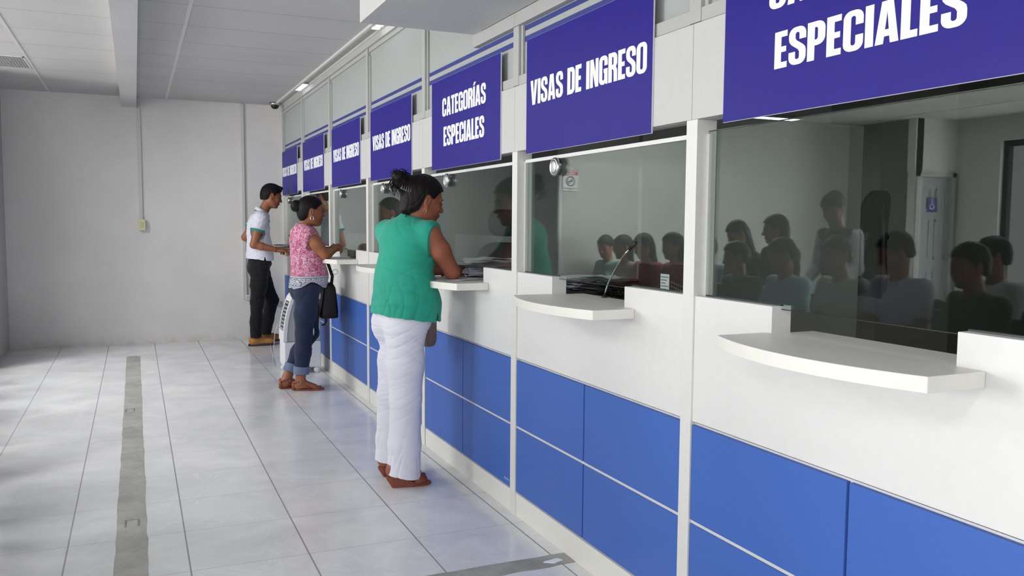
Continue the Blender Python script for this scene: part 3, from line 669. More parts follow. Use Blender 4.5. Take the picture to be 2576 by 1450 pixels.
# grey screens between the desks
scr = mat('grey_screen_fabric', (128, 126, 126), .85, .2, bump=.2, bscale=600)
def screen(dims, label, m=None):
    o = bxo('desk_screen', dims, m or scr, bevel=.003); return tag(o, label, 'partition screen')
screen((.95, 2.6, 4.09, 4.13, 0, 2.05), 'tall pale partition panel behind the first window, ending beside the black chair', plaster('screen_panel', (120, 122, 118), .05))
screen((1.35, 1.39, 6.72, 8.24, .0, 1.30), 'low grey desk screen seen behind the elbow of the woman in green')
screen((.70, .74, 9.3, 10.4, .0, 1.29), 'low grey desk screen seen above the hands of the woman in pink')
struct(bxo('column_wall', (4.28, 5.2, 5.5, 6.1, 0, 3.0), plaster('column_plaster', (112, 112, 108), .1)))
bm = bmesh.new(); tube(bm, CHF, [.026, .028, .034, .040, .042], 10); link('back_frame', bm, black_pl, oc1, True)
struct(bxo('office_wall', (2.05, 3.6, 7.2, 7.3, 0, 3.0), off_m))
struct(bxo('added_dark_wall', (5.2, 7.6, 6.0, 6.1, 0, 3.0), mat('unlit_depth_tone', (92, 94, 90), .7)))  # added dark wall standing in for the unlit depth of the office
# office ceiling troffers
for k, (x, y, _p) in enumerate(OTROF[:5]):
    lt = empty('office_troffer', (x, y, ZC), ['lit fluorescent troffer over the near office desks', 'lit fluorescent troffer in the middle of the office', 'lit fluorescent troffer glimpsed under the largest blue sign', 'lit fluorescent troffer at the far end of the office', 'added lit fluorescent troffer just inside the window under the largest sign'][k], 'light', 'office troffers')
    bxo('housing', (x - .6, x + .6, y - .3, y + .3, ZC - .03, ZC - .004), alu, lt)
    for dy in (-.2, 0, .2): bxo('tube', (x - .56, x + .56, y + dy - .07, y + dy + .07, ZC - .034, ZC - .0305), tubem, lt)
for k, (x, y, _p) in enumerate(TROF):  # unseen fixtures added to go with the fill lamps
    lt = empty('added_troffer', (x, y, ZC), ['added fill troffer above the seated waiting rows', 'added fill troffer near the far waiting room wall', 'added fill troffer beside the no smoking notice', 'added fill troffer over the entrance area', 'added fill troffer between the waiting rows and the concrete floor strip'][k], 'light', 'added waiting room troffers')
    bxo('housing', (x - .6, x + .6, y - .3, y + .3, ZC - .03, ZC - .004), alu, lt)
    for dy in (-.2, 0, .2): bxo('tube', (x - .56, x + .56, y + dy - .07, y + dy + .07, ZC - .034, ZC - .0305), tubem, lt)

# ------------------------------------------------------------------ far side of the waiting room (seen as reflections in the glass)
dm = mat('grey_door_paint', (150, 160, 160), .5)
d = struct(empty('door_1', (-7.89, 8.0, 0), 'grey six panel washroom door with a blue accessibility sign', 'door'))
bxo('door_leaf', (-8.19, -7.585, 8.03, 8.07, .01, 2.06), dm, d)
bm = bmesh.new()
for (a, b_, c, e) in ((-8.25, -8.18, 0, 2.12), (-7.595, -7.53, 0, 2.12), (-8.25, -7.53, 2.06, 2.12)): box(bm, a, b_, 7.98, 8.04, c, e)
link('door_frame', bm, mat('door_frame_paint', (176, 178, 174), .5), d)
bm = bmesh.new()
for (a, b_) in ((-8.13, -7.93), (-7.84, -7.645)):
    for (z0, z1) in ((.2, .82), (.98, 1.5), (1.62, 1.9)):
        for (p, q, r_, s_) in ((a, b_, z0, z0 + .02), (a, b_, z1 - .02, z1), (a, a + .02, z0, z1), (b_ - .02, b_, z0, z1)): box(bm, p, q, 8.02, 8.03, r_, s_)
link('door_moulding', bm, dm, d)
bm = bmesh.new(); lathe(bm, [(0, -.05), (.022, -.05), (.026, -.03), (.012, -.015), (.012, 0)], (-8.13, 8.03, 1.02), 'y'); link('door_handle', bm, steel, d, True)
isa = empty('accessibility_sign', (-7.86, 8.02, 1.7), 'blue square wheelchair sign on the grey washroom door', 'sign')
bxo('plate', (-7.955, -7.775, 8.012, 8.018, 1.60, 1.79), mat('isa_blue', (40, 60, 130), .4), isa)
bm = bmesh.new()
def stroke(bm, pts, r, y): 
    for (x0_, z0_), (x1_, z1_) in zip(pts, pts[1:]):
        dx, dz = x1_ - x0_, z1_ - z0_; l_ = math.hypot(dx, dz) or 1; nx, nz = -dz / l_ * r, dx / l_ * r
        q = [bm.verts.new((x0_ + nx, y, z0_ + nz)), bm.verts.new((x1_ + nx, y, z1_ + nz)), bm.verts.new((x1_ - nx, y, z1_ - nz)), bm.verts.new((x0_ - nx, y, z0_ - nz))]; bm.faces.new(q)
ix = lambda u: -7.865 - u       # drawn so that its mirror image looks to the right
stroke(bm, [(ix(-.012), 1.755), (ix(-.012), 1.70), (ix(.018), 1.70), (ix(.032), 1.665), (ix(.05), 1.662)], .005, 8.0115)
stroke(bm, [(ix(-.012), 1.727), (ix(.012), 1.727)], .004, 8.0115)
stroke(bm, [(ix(-.012 + .034 * math.cos(math.radians(a))), 1.672 + .034 * math.sin(math.radians(a))) for a in range(120, 361, 15)], .005, 8.0115)
stroke(bm, [(ix(-.02), 1.771), (ix(-.004), 1.771)], .008, 8.0115)
link('wheelchair_symbol', bm, sign_white, isa)
ns = empty('no_smoking_sign', (-3.1, 9.14, 1.9), 'white no smoking notice with a red heading on the wall behind the waiting rows', 'sign')
nx0, nx1, nz0, nz1 = -3.19, -2.985, 1.81, 2.06
bxo('plate', (nx0, nx1, 9.142, 9.149, nz0, nz1), sign_white, ns)
bxo('red_band', (nx0 + .003, nx1 - .003, 9.1405, 9.142, nz1 - .062, nz1 - .003), mat('notice_red', (170, 50, 56), .5), ns)
bm = bmesh.new(); cxn, czn = (nx0 + nx1) / 2, 1.925
stroke(bm, [(cxn + .055 * math.cos(math.radians(a)), czn + .055 * math.sin(math.radians(a))) for a in range(0, 361, 12)], .006, 9.141)
stroke(bm, [(cxn - .038, czn + .038), (cxn + .038, czn - .038)], .005, 9.141); stroke(bm, [(cxn - .04, czn + .004), (cxn + .045, czn - .006)], .004, 9.1405)
stroke(bm, [(nx0 + .01, nz0 + .03), (nx1 - .01, nz0 + .03)], .003, 9.141); stroke(bm, [(cxn - .03, nz0 + .015), (cxn + .03, nz0 + .015)], .003, 9.141)
link('pictogram', bm, mat('notice_ink', (40, 40, 44), .6), ns)
def flat_text(text, xa, xb, z0, z1, y, m, par):
    """text on a wall that faces -y, reading from xa to xb (xb > xa)"""
    bm = bmesh.new(); letters(bm, text, 0, -1, z0, z1, 0)
    for v in bm.verts:
        v.co = Vector((xa + (-v.co.y) * (xb - xa), y + v.co.x, v.co.z))
    return link('lettering', bm, m, par)
flat_text('PROHIBIDO', nx0 + .02, nx1 - .02, nz1 - .028, nz1 - .009, 9.1405, sign_white, ns)
flat_text('FUMAR', nx0 + .05, nx1 - .05, nz1 - .056, nz1 - .036, 9.1405, sign_white, ns)
# garden plant outside the first window
leaf = mat('garden_leaf', (96, 160, 52), .5, .4, noise=.2, nscale=3)
po = empty('garden_plant', (-8.95, 6.75, 0), 'bright green leafy plant outside the tall dark framed window', 'plant')
bm = bmesh.new()
for i in range(110):
    a = random.uniform(0, 6.28); rr = random.uniform(.02, .34); z = random.uniform(.45, 1.2); L = random.uniform(.14, .26)
    c = Vector((-8.95 + rr * .7 * math.cos(a), 6.75 + rr * math.sin(a), z)); dvec = Vector((math.cos(a), math.sin(a), random.uniform(-.2, .9))).normalized(); s_ = dvec.cross(Vector((0, 0, 1))).normalized() * L * .16
    p = [c - s_ * .2, c + dvec * L * .4 - s_, c + dvec * L, c + dvec * L * .4 + s_, ]
    bm.faces.new([bm.verts.new(q) for q in p])
link('foliage', bm, leaf, po)
bm = bmesh.new()
for i in range(9): tube(bm, [(-8.95 + random.uniform(-.05, .05), 6.75 + random.uniform(-.05, .05), 0), (-8.95 + random.uniform(-.2, .2), 6.75 + random.uniform(-.25, .25), 1.0)], .008, 5)
link('stem', bm, mat('plant_stem', (90, 110, 60), .7), po)
struct(bxo('floor_outside', (-14, -8.5, -8, 12, -.15, -.02), concrete_m))

# ------------------------------------------------------------------ portable air cooler
co = empty('air_cooler', (-.25, 8.1, 0), 'tall white evaporative air cooler on castors behind the woman in pink', 'air cooler')
cx0, cx1, cya, cyb = -.425, -.085, 7.965, 8.235
grey_pl = mat('cooler_grey', (172, 174, 176), .45, .4); white_pl = mat('cooler_white', (226, 228, 232), .35, .5)
def side_profile(z):   # front leans back toward the rounded top
    return cx0 + (.0 if z < .3 else .10 * ((z - .3) / .46) ** 2.2)
zs_ = [.055 + i * .245 / 4 for i in range(5)]
low = [(cx0 + .012, .055), (cx1, .055), (cx1, .30), (cx0, .30), (cx0, .09)]
bm = bmesh.new(); prism(bm, low, cya, cyb, 'y'); link('water_tank', bm, white_pl, co, bevel=.012, seg=3)
prof = [(side_profile(z), z) for z in np.linspace(.302, .70, 10)] + [(cx0 + .13, .738), (cx0 + .18, .762), (cx0 + .23, .770), (cx1 - .03, .765), (cx1, .74), (cx1, .302)]
bm = bmesh.new(); prism(bm, prof, cya + .012, cyb - .012, 'y'); link('housing', bm, grey_pl, co, bevel=.006)
bm = bmesh.new()     # white front frame around the louvres
for (ya, yb_) in ((cya, cya + .035), (cyb - .035, cyb)):
    pr = [(side_profile(z) - .006, z) for z in np.linspace(.302, .72, 10)]
    prism(bm, pr + [(x + .035, z) for x, z in pr[::-1]], ya, yb_, 'y')
pr = [(side_profile(z) - .006, z) for z in np.linspace(.302, .40, 4)]; prism(bm, pr + [(x + .03, z) for x, z in pr[::-1]], cya + .03, cyb - .03, 'y')
pr = [(side_profile(z) - .006, z) for z in np.linspace(.675, .74, 4)] + [(cx0 + .17, .775), (cx0 + .2, .76)]; prism(bm, pr + [(cx0 + .16, .68)], cya + .03, cyb - .03, 'y')
link('front_frame', bm, white_pl, co, bevel=.003)
for i in range(8):
    z = .42 + i * .034; x = side_profile(z) - .002
    bm = bmesh.new(); v = [(x - .012, z - .004), (x + .02, z + .010), (x + .02, z + .013), (x - .012, z - .001)]
    prism(bm, v, cya + .035, cyb - .035, 'y'); link('louvre', bm, grey_pl, co)
bm = bmesh.new(); pr = [(side_profile(z) + .001, z) for z in np.linspace(.405, .675, 7)]; prism(bm, [(x - .002, z) for x, z in pr] + [(x + .0, z) for x, z in pr[::-1]], cya + .036, cyb - .036, 'y'); link('outlet', bm, black_pl, co)
for (x, y) in ((cx0 + .03, cya + .02), (cx0 + .03, cyb - .02), (cx1 - .04, cya + .02), (cx1 - .04, cyb - .02)):
    bm = bmesh.new(); lathe(bm, [(0, -.012), (.024, -.012), (.027, -.006), (.027, .006), (.024, .012), (0, .012)], (x, y - .005, .027), 'y', 20); box(bm, x - .008, x + .008, y - .01, y + .01, .03, .058)
    link('castor', bm, white_pl, co, True)
# ------------------------------------------------------------------ bodies: smooth-union solids polygonised with surface nets
A3 = lambda *v: np.array(v, dtype=np.float32)
def nrm(v): v = np.asarray(v, dtype=np.float64); return v / (np.linalg.norm(v) + 1e-12)
class Solid:
    def __init__(s, lo, hi, h):
        s.h = h; s.lo = np.asarray(lo, dtype=np.float32); s.n = np.ceil((np.asarray(hi) - np.asarray(lo)) / h).astype(int) + 1
        s.F = np.full(s.n, .2, dtype=np.float32)
        s.ax = [s.lo[i] + h * np.arange(s.n[i], dtype=np.float32) for i in range(3)]
    def slab(s, lo, hi):
        a = np.clip(np.floor((np.asarray(lo) - s.lo) / s.h).astype(int), 0, s.n - 1); b = np.clip(np.ceil((np.asarray(hi) - s.lo) / s.h).astype(int) + 1, 1, s.n)
        sl = tuple(slice(a[i], b[i]) for i in range(3))
        return sl, s.ax[0][sl[0]][:, None, None], s.ax[1][sl[1]][None, :, None], s.ax[2][sl[2]][None, None, :]
    def put(s, sl, d, k, sub=False):
        F = s.F[sl]
        if sub:
            d = -d
            if k > 0: hh = np.clip(.5 - .5 * (F - d) / k, 0, 1); s.F[sl] = F * (1 - hh) + d * hh + k * hh * (1 - hh)
            else: s.F[sl] = np.maximum(F, d)
        else:
            if k > 0: hh = np.clip(.5 + .5 * (F - d) / k, 0, 1); s.F[sl] = F * (1 - hh) + d * hh - k * hh * (1 - hh)
            else: s.F[sl] = np.minimum(F, d)
    def cap(s, a, b, ra, rb, k=.02, L=None, fl=1.0, sub=False):
        a = np.asarray(a, float); b = np.asarray(b, float); r = max(ra, rb) * max(1.0, fl) + k + .02
        sl, X, Y, Z = s.slab(np.minimum(a, b) - r, np.maximum(a, b) + r)
        d = b - a; dd = max(float(d @ d), 1e-9)
        px, py, pz = X - a[0], Y - a[1], Z - a[2]
        t = np.clip((px * d[0] + py * d[1] + pz * d[2]) / dd, 0, 1)
        qx, qy, qz = px - t * d[0], py - t * d[1], pz - t * d[2]
        if L is not None and fl != 1.0:      # wider (fl > 1) or flatter along L
            L = nrm(L); m = qx * L[0] + qy * L[1] + qz * L[2]; w = (1 / fl - 1) * m
            qx = qx + w * L[0]; qy = qy + w * L[1]; qz = qz + w * L[2]
        dist = np.sqrt(qx * qx + qy * qy + qz * qz) - (ra + (rb - ra) * t)
        if L is not None and fl < 1: dist = dist * fl
        s.put(sl, dist.astype(np.float32), k, sub)
    def ell(s, c, R, rad, k=.02, sub=False):
        c = np.asarray(c, float); rad = np.asarray(rad, float); R = np.asarray(R, float); r = rad.max() + k + .02
        sl, X, Y, Z = s.slab(c - r, c + r)
        px, py, pz = X - c[0], Y - c[1], Z - c[2]
        k0 = 0; k1 = 0
        for i in range(3):
            m = px * R[i][0] + py * R[i][1] + pz * R[i][2]
            k0 = k0 + (m / rad[i]) ** 2; k1 = k1 + (m / rad[i] ** 2) ** 2
        k0 = np.sqrt(k0); d = k0 * (k0 - 1) / (np.sqrt(k1) + 1e-6)
        s.put(sl, d.astype(np.float32), k, sub)
    def chain(s, pts, rs, k=.02, L=None, fl=1.0):
        for i in range(len(pts) - 1): s.cap(pts[i], pts[i + 1], rs[i], rs[i + 1], k, L, fl)
    def keep(s, fn):            # keep where fn < 0
        X, Y, Z = s.ax[0][:, None, None], s.ax[1][None, :, None], s.ax[2][None, None, :]
        s.F = np.maximum(s.F, np.broadcast_to(fn(X, Y, Z), s.F.shape).astype(np.float32))
    def mesh(s, name, m, parent=None, fold=None):
        F = s.F; F[0] = F[-1] = .1; F[:, 0] = F[:, -1] = .1; F[:, :, 0] = F[:, :, -1] = .1
        S = F < 0
        c = np.zeros([v - 1 for v in S.shape], dtype=np.uint8)
        for i in (0, 1):
            for j in (0, 1):
                for k in (0, 1): c += S[i:S.shape[0] - 1 + i, j:S.shape[1] - 1 + j, k:S.shape[2] - 1 + k]
        idx = np.argwhere((c > 0) & (c < 8)); pos = np.zeros((len(idx), 3)); cnt = np.zeros(len(idx))
        cr = [(i, j, k) for i in (0, 1) for j in (0, 1) for k in (0, 1)]
        val = {q: F[idx[:, 0] + q[0], idx[:, 1] + q[1], idx[:, 2] + q[2]] for q in cr}
        for a in cr:
            for ax_ in range(3):
                if a[ax_]: continue
                b = list(a); b[ax_] = 1; b = tuple(b); fa, fb = val[a], val[b]; m_ = (fa < 0) != (fb < 0)
                t = np.where(m_, fa / np.where(m_, fa - fb, 1), 0)
                for q in range(3): pos[:, q] += m_ * (a[q] + (t if q == ax_ else 0))
                cnt += m_
        pos = s.lo + s.h * (idx + pos / cnt[:, None])
        vid = np.full(c.shape, -1, dtype=np.int32); vid[idx[:, 0], idx[:, 1], idx[:, 2]] = np.arange(len(idx))
        quads = []
        for ax_ in range(3):
            sa = [slice(1, -1)] * 3; sb = [slice(1, -1)] * 3; sa[ax_] = slice(0, -1); sb[ax_] = slice(1, None)
            A_ = S[tuple(sa)]; B_ = S[tuple(sb)]; df = np.argwhere(A_ != B_)
            if not len(df): continue
            inside = A_[df[:, 0], df[:, 1], df[:, 2]]
            base = df.copy(); o1, o2 = [i for i in range(3) if i != ax_]
            base[:, o1] += 1; base[:, o2] += 1
            q4 = []
            for (u, v) in ((0, 0), (1, 0), (1, 1), (0, 1)):
                e = base.copy(); e[:, o1] -= u; e[:, o2] -= v; q4.append(vid[e[:, 0], e[:, 1], e[:, 2]])
            q4 = np.stack(q4, 1); flip = inside if ax_ != 1 else ~inside
            q4[~flip] = q4[~flip][:, ::-1]
            quads.append(q4)
        quads = np.concatenate(quads); quads = quads[(quads >= 0).all(1)]
        me = bpy.data.meshes.new(name); me.vertices.add(len(pos)); me.vertices.foreach_set('co', pos.astype(np.float32).ravel())
        me.loops.add(len(quads) * 4); me.polygons.add(len(quads))
        me.loops.foreach_set('vertex_index', quads.astype(np.int32).ravel())
        me.polygons.foreach_set('loop_start', np.arange(0, len(quads) * 4, 4, dtype=np.int32))
        me.polygons.foreach_set('use_smooth', np.ones(len(quads), dtype=bool))
        me.update(calc_edges=True); me.validate()
        if fold is not None:
            no = np.empty(len(me.vertices) * 3, dtype=np.float32); me.vertex_normals.foreach_get('vector', no); no = no.reshape(-1, 3)
            co_ = np.empty(len(me.vertices) * 3, dtype=np.float32); me.vertices.foreach_get('co', co_); co_ = co_.reshape(-1, 3)
            co_ = co_ + no * fold(co_)[:, None]; me.vertices.foreach_set('co', co_.astype(np.float32).ravel()); me.update()
        me.materials.append(m)
        o = bpy.data.objects.new(name, me); COL.objects.link(o)
        if parent: o.parent = parent; o.matrix_parent_inverse = parent.matrix_world.inverted()
        return o
def folds(amp, kx, ky, kz, seed=0, sharp=1.0, soft=.5):
    """narrow valleys between soft swellings; k are angular frequencies per axis"""
    r = np.random.default_rng(seed); n = 5
    W_ = r.normal(size=(n, 3)) * .55 + r.choice([-1, 1], size=(n, 3)) * .6; W_ = W_ * np.array([kx, ky, kz]); P_ = r.uniform(0, 6.28, n)
    Q_ = r.normal(size=(n, 3)) * 9.0; M_ = r.normal(size=(n, 3)) * 8.0; N_ = r.uniform(0, 6.28, n)
    def f(p):
        o = 0
        for i in range(n):
            w = np.sin(p @ W_[i] + P_[i] + 1.1 * np.sin(p @ Q_[i] + i)); mk = np.clip(1.25 * np.sin(p @ M_[i] + N_[i]) + .05, 0, 1) ** 1.3
            o = o - mk * (1 - np.abs(w)) ** 3 * 1.5 + soft * w * .5 * mk
        return amp * o * .62
    return f
def frame(yaw, pitch=0.0, roll=0.0):
    y, p = math.radians(yaw), math.radians(pitch)
    f = np.array([math.cos(y) * math.cos(p), math.sin(y) * math.cos(p), -math.sin(p)]); l = np.array([-math.sin(y), math.cos(y), 0.0])
    if roll:
        r_ = math.radians(roll); u0 = np.cross(f, l); l = l * math.cos(r_) + u0 * math.sin(r_)
    return np.array([f, l, np.cross(f, l)])
skin_cache = {}
def skin(c, name):
    m, nt, b = nodes_of(name); tc = nt.nodes.new('ShaderNodeTexCoord')
    n = nt.nodes.new('ShaderNodeTexNoise'); n.inputs['Scale'].default_value = 14; n.inputs['Detail'].default_value = 5; nt.links.new(tc.outputs['Object'], n.inputs['Vector'])
    o = mx(nt, ramp(nt, n.outputs[0], .3, .7), lin(tuple(v * .93 for v in c)), lin(tuple(min(255, v * 1.04) for v in c)))
    nt.links.new(o, b.inputs['Base Color']); b.inputs['Roughness'].default_value = .48; b.inputs['Specular IOR Level'].default_value = .35
    b.inputs['Subsurface Weight'].default_value = .0
    return m
def hair_mat(name, c=(15, 12, 12), rough=.5):
    m, nt, b = nodes_of(name); tc = nt.nodes.new('ShaderNodeTexCoord')
    mp = nt.nodes.new('ShaderNodeMapping'); mp.inputs['Scale'].default_value = (30, 180, 160); mp.inputs['Rotation'].default_value = (0, .5, .1); nt.links.new(tc.outputs['Object'], mp.inputs[0])
    n = nt.nodes.new('ShaderNodeTexNoise'); n.inputs['Scale'].default_value = 1.6; n.inputs['Detail'].default_value = 5; nt.links.new(mp.outputs[0], n.inputs['Vector'])
    o = mx(nt, ramp(nt, n.outputs[0], .4, .75), lin(c), lin(tuple(v * 1.6 for v in c))); nt.links.new(o, b.inputs['Base Color'])
    b.inputs['Roughness'].default_value = rough; b.inputs['Specular IOR Level'].default_value = .16
    bp = nt.nodes.new('ShaderNodeBump'); bp.inputs['Strength'].default_value = .35; bp.inputs['Distance'].default_value = .004; nt.links.new(n.outputs[0], bp.inputs['Height']); nt.links.new(bp.outputs[0], b.inputs['Normal'])
    return m

def head(S, c, R, s=1.0, female=True):
    P = lambda x, y, z: c + s * (R[0] * x + R[1] * y + R[2] * z)
    E = lambda x, y, z, a, b, d, k=.02, sub=False: S.ell(P(x, y, z), R, (a * s, b * s, d * s), k, sub)
    C = lambda p, q, ra, rb, k=.012, sub=False: S.cap(P(*p), P(*q), ra * s, rb * s, k, sub=sub)
    E(-.014, 0, .032, .098, .076, .088, .0)
    E(.020, 0, -.012, .066, .066, .095, .03)
    E(.024, 0, -.062, .052, .052, .048, .035)
    C((.040, .0, -.088), (.066, 0, -.098), .026, .018, .03)
    for q in (-1, 1):
        C((-.004, q * .056, -.045), (.050, q * .026, -.094), .018, .014, .035)
        E(.058, q * .036, -.030, .024, .022, .026, .025)
        C((.084, q * .012, .020), (.070, q * .047, .018), .009, .008, .015)
        E(.093, q * .031, .000, .016, .020, .011, .014, True)
        E(.0745, q * .031, .001, .0135, .0145, .0125, .005)
        # ear
        e = R.copy(); ang = math.radians(12); f2 = R[0] * math.cos(ang) - R[2] * math.sin(ang); u2 = R[2] * math.cos(ang) + R[0] * math.sin(ang); e = np.array([f2, R[1], u2])
        S.ell(P(-.012, q * .078, -.006), e, (.019 * s, .009 * s, .033 * s), .006)
        S.ell(P(-.006, q * .087, -.002), e, (.010 * s, .006 * s, .019 * s), .004, True)
        C((-.008, q * .077, -.036), (-.007, q * .076, -.040), .008, .007, .006)
        E(.096, q * .0125, -.036, .012, .0085, .0075, .008)
    C((.084, 0, .012), (.104, 0, -.026), .0085, .0105, .014)
    C((.104, 0, -.028), (.108, 0, -.032), .0105, .0098, .006)
    C((.0845, -.017, -.0575), (.0845, .017, -.0575), .0065, .0065, .010); C((.090, -.008, -.0560), (.090, .008, -.0560), .0060, .0060, .006)
    C((.086, -.013, -.0690), (.086, .013, -.0690), .0075, .0075, .008)
    C((.098, -.020, -.0632), (.098, .020, -.0632), .0035, .0035, .003, True)
def eyes(par, c, R, s, lidc):
    P = lambda x, y, z: c + s * (R[0] * x + R[1] * y + R[2] * z)
    ew = mat('eye_white', (196, 190, 184), .25); ed = mat('eye_iris', (28, 18, 14), .15)
    for q in (-1, 1):
        bm = bmesh.new(); tube(bm, [P(.0850, q * .0195, -.0012), P(.0888, q * .026, -.0008), P(.0892, q * .032, -.0008), P(.0862, q * .038, -.0012), P(.0815, q * .043, -.002)], [.0010 * s, .0026 * s, .0032 * s, .0026 * s, .001 * s], 8)
        link('eye', bm, ed, par, True)
        bm = bmesh.new(); tube(bm, [P(.0905, q * .012, .0200), P(.0915, q * .026, .0245), P(.082, q * .042, .0225), P(.073, q * .050, .017)], [.0028 * s, .0036 * s, .003 * s, .0015 * s], 8)
        link('eyebrow', bm, MATS['brow'], par, True)
        bm = bmesh.new(); tube(bm, [P(.0870, q * .0195, .0015), P(.0905, q * .031, .0032), P(.0850, q * .041, .0018), P(.080, q * .047, -.001)], [.0010 * s, .0015 * s, .0014 * s, .0008 * s], 6); link('eyelash', bm, MATS['brow'], par, True)
    bm = bmesh.new(); tube(bm, [P(.0865, -.021, -.0605), P(.0945, -.008, -.0590), P(.0950, 0, -.0598), P(.0945, .008, -.0590), P(.0865, .021, -.0605)], [.0015 * s, .0050 * s, .0048 * s, .0050 * s, .0015 * s], 8)
    tube(bm, [P(.0860, -.018, -.0665), P(.0920, 0, -.0690), P(.0860, .018, -.0665)], [.002 * s, .0062 * s, .002 * s], 8)
    part_label(link('lips', bm, lidc, par, True), 'closed lips')
def hair_cap(S, c, R, s, pts, off=.012, extra=None):
    """a shell over the skull, kept above the hairline pts (forward x, height z)"""
    P = lambda x, y, z: c + s * (R[0] * x + R[1] * y + R[2] * z)
    S.ell(P(-.016, 0, .034), R, ((.099 + off) * s, (.076 + off) * s, (.089 + off) * s), .0)
    S.ell(P(-.040, 0, -.010), R, ((.070 + off) * s, (.062 + off) * s, (.080 + off) * s), .02)
    xs, zs_ = zip(*pts)
    def fn(X, Y, Z):
        lx = ((X - c[0]) * R[0][0] + (Y - c[1]) * R[0][1] + (Z - c[2]) * R[0][2]) / s
        lz = ((X - c[0]) * R[2][0] + (Y - c[1]) * R[2][1] + (Z - c[2]) * R[2][2]) / s
        return (np.interp(lx, xs, zs_) - lz) * .75 * s
    S.keep(fn)
    if extra: extra(S, P, s)
def hand(S, w, d, n, t, curl=25, sc=1.0, spread=.0, thumb=35, point=False):
    """w wrist, d finger direction, n palm side, t towards the thumb"""
    d, n = nrm(d), nrm(n); n = nrm(n - d * (n @ d)); t0 = np.cross(n, d); t0 = t0 if t0 @ np.asarray(t, float) > 0 else -t0; t = t0
    Q = lambda a, b, c: np.asarray(w, float) + sc * (d * a + t * b + n * c)
    R = np.array([d, t, n])
    S.ell(Q(.048, 0, 0), R, (.050 * sc, .040 * sc, .0165 * sc), .012)
    S.ell(Q(.030, .020, .006), R, (.034 * sc, .018 * sc, .016 * sc), .012)
    Ls = [(.044, .026, .021), (.048, .031, .023), (.045, .028, .022), (.035, .021, .019)]
    for i in range(4):
        off = .029 - .0195 * i; ang = math.radians(4 if (point and i == 0) else curl + (8 * i if point else 3 * i)); p = Q(.082 - .004 * abs(i - 1), off, .0); a = ang * .6; sp = spread * (1.5 - i)
        r0 = (.0090, .0094, .0088, .0076)[i] * sc
        S.cap(Q(.05, off * .8, 0), p, r0 * 1.1, r0 * 1.05, .008)
        for j in range(3):
            q = p + sc * Ls[i][j] * (d * math.cos(a) + n * math.sin(a) + t * sp * .25)
            S.cap(p, q, r0 * (1 - .08 * j), r0 * (.94 - .08 * j), .003); p = q; a += ang
    th = math.radians(thumb); dv = nrm(d * math.cos(th) + t * math.sin(th) + n * .35); p0 = Q(.018, .026, .004); p1 = p0 + dv * .040 * sc; dv2 = nrm(dv * .8 + d * .5 + n * .15); p2 = p1 + dv2 * .033 * sc; p3 = p2 + nrm(dv2 + n * .3) * .026 * sc
    S.cap(p0, p1, .0135 * sc, .0115 * sc, .010); S.cap(p1, p2, .0112 * sc, .0100 * sc, .004); S.cap(p2, p3, .0098 * sc, .0080 * sc, .003)
def foot(S, heel, d, ank, lift=0.0, sc=1.0, toes=True):
    d = nrm(np.asarray(d, float)); l = np.array([-d[1], d[0], 0.0]); H = np.asarray(heel, float)
    Q = lambda a, b, z: np.array([H[0], H[1], 0]) + sc * (d * a + l * b) + np.array([0, 0, z])
    hz = lift + .030; bz = lift * .12 + .022
    S.cap(ank, Q(.028, 0, hz + .02), .033 * sc, .034 * sc, .03)
    S.ell(Q(.030, 0, hz), np.array([d, l, [0, 0, 1]]), (.036 * sc, .030 * sc, .032 * sc), .02)
    S.cap(Q(.05, 0, hz + .035), Q(.165, 0, bz + .008), .030 * sc, .019 * sc, .03, l, 1.45)
    S.cap(Q(.04, 0, hz + .004), Q(.17, 0, bz), .026 * sc, .019 * sc, .02, l, 1.5)
    if toes:
        for i, b in enumerate((.026, .010, -.003, -.015, -.026)):
            L_ = (.062, .056, .050, .043, .034)[i]; r = (.0125, .0095, .009, .0085, .0085)[i]
            S.cap(Q(.165, b * .95, bz - .004), Q(.165 + L_ - r, b, r + lift * .05 + .006), r * sc, r * sc, .006)

def torso(S, J, inf=0.0, female=True, w=1.0, dep=1.0, sh=.055, legs=False):
    T, Pv = J['T'], J['P']
    S.ell(J['pelvis'], Pv, (.105 * dep + inf, .165 * w + inf, .115 + inf), .0)
    S.ell(J['waist'], (T + Pv) / 2, (.098 * dep + inf, .135 * w + inf, .13), .07)
    S.ell(J['chest'], T, (.112 * dep + inf, .152 * w + inf, .165 + inf), .06)
    S.ell(J['chest'] + T[2] * .08 - T[0] * .02, T, (.085 * dep + inf, .150 * w + inf, .09 + inf), .05)
    S.cap(J['shR'], J['shL'], sh + inf, sh + inf, .05)
    S.cap(J['neck'] - np.array([0, 0, .03]), J['neck'], .062 + inf, .052 + inf * .5, .05)
    for q in (-1, 1):
        S.ell(J['pelvis'] - Pv[0] * .050 * dep + Pv[1] * q * .075 * w - Pv[2] * .045, Pv, (.088 * dep + inf, .085 * w + inf, .095 + inf), .04)
        if female: S.ell(J['chest'] + T[0] * .070 * dep + T[1] * q * .068 + T[2] * -.005, T, (.068 + inf, .068 + inf, .066 + inf), .04)
def arm(S, sh, el, wr, k=.03, r=(.050, .041, .042, .027), inf=0.0, t1=1.0):
    sh, el, wr = (np.asarray(v, float) for v in (sh, el, wr))
    m = sh + (el - sh) * .45; S.cap(sh, m, r[0] + inf, r[0] * .96 + inf, k); S.cap(m, el, r[0] * .96 + inf, r[1] + inf, k)
    if t1 >= 1:
        m = el + (wr - el) * .3; S.cap(el, m, r[1] * .95, r[2], .015); S.cap(m, wr, r[2], r[3], .015)
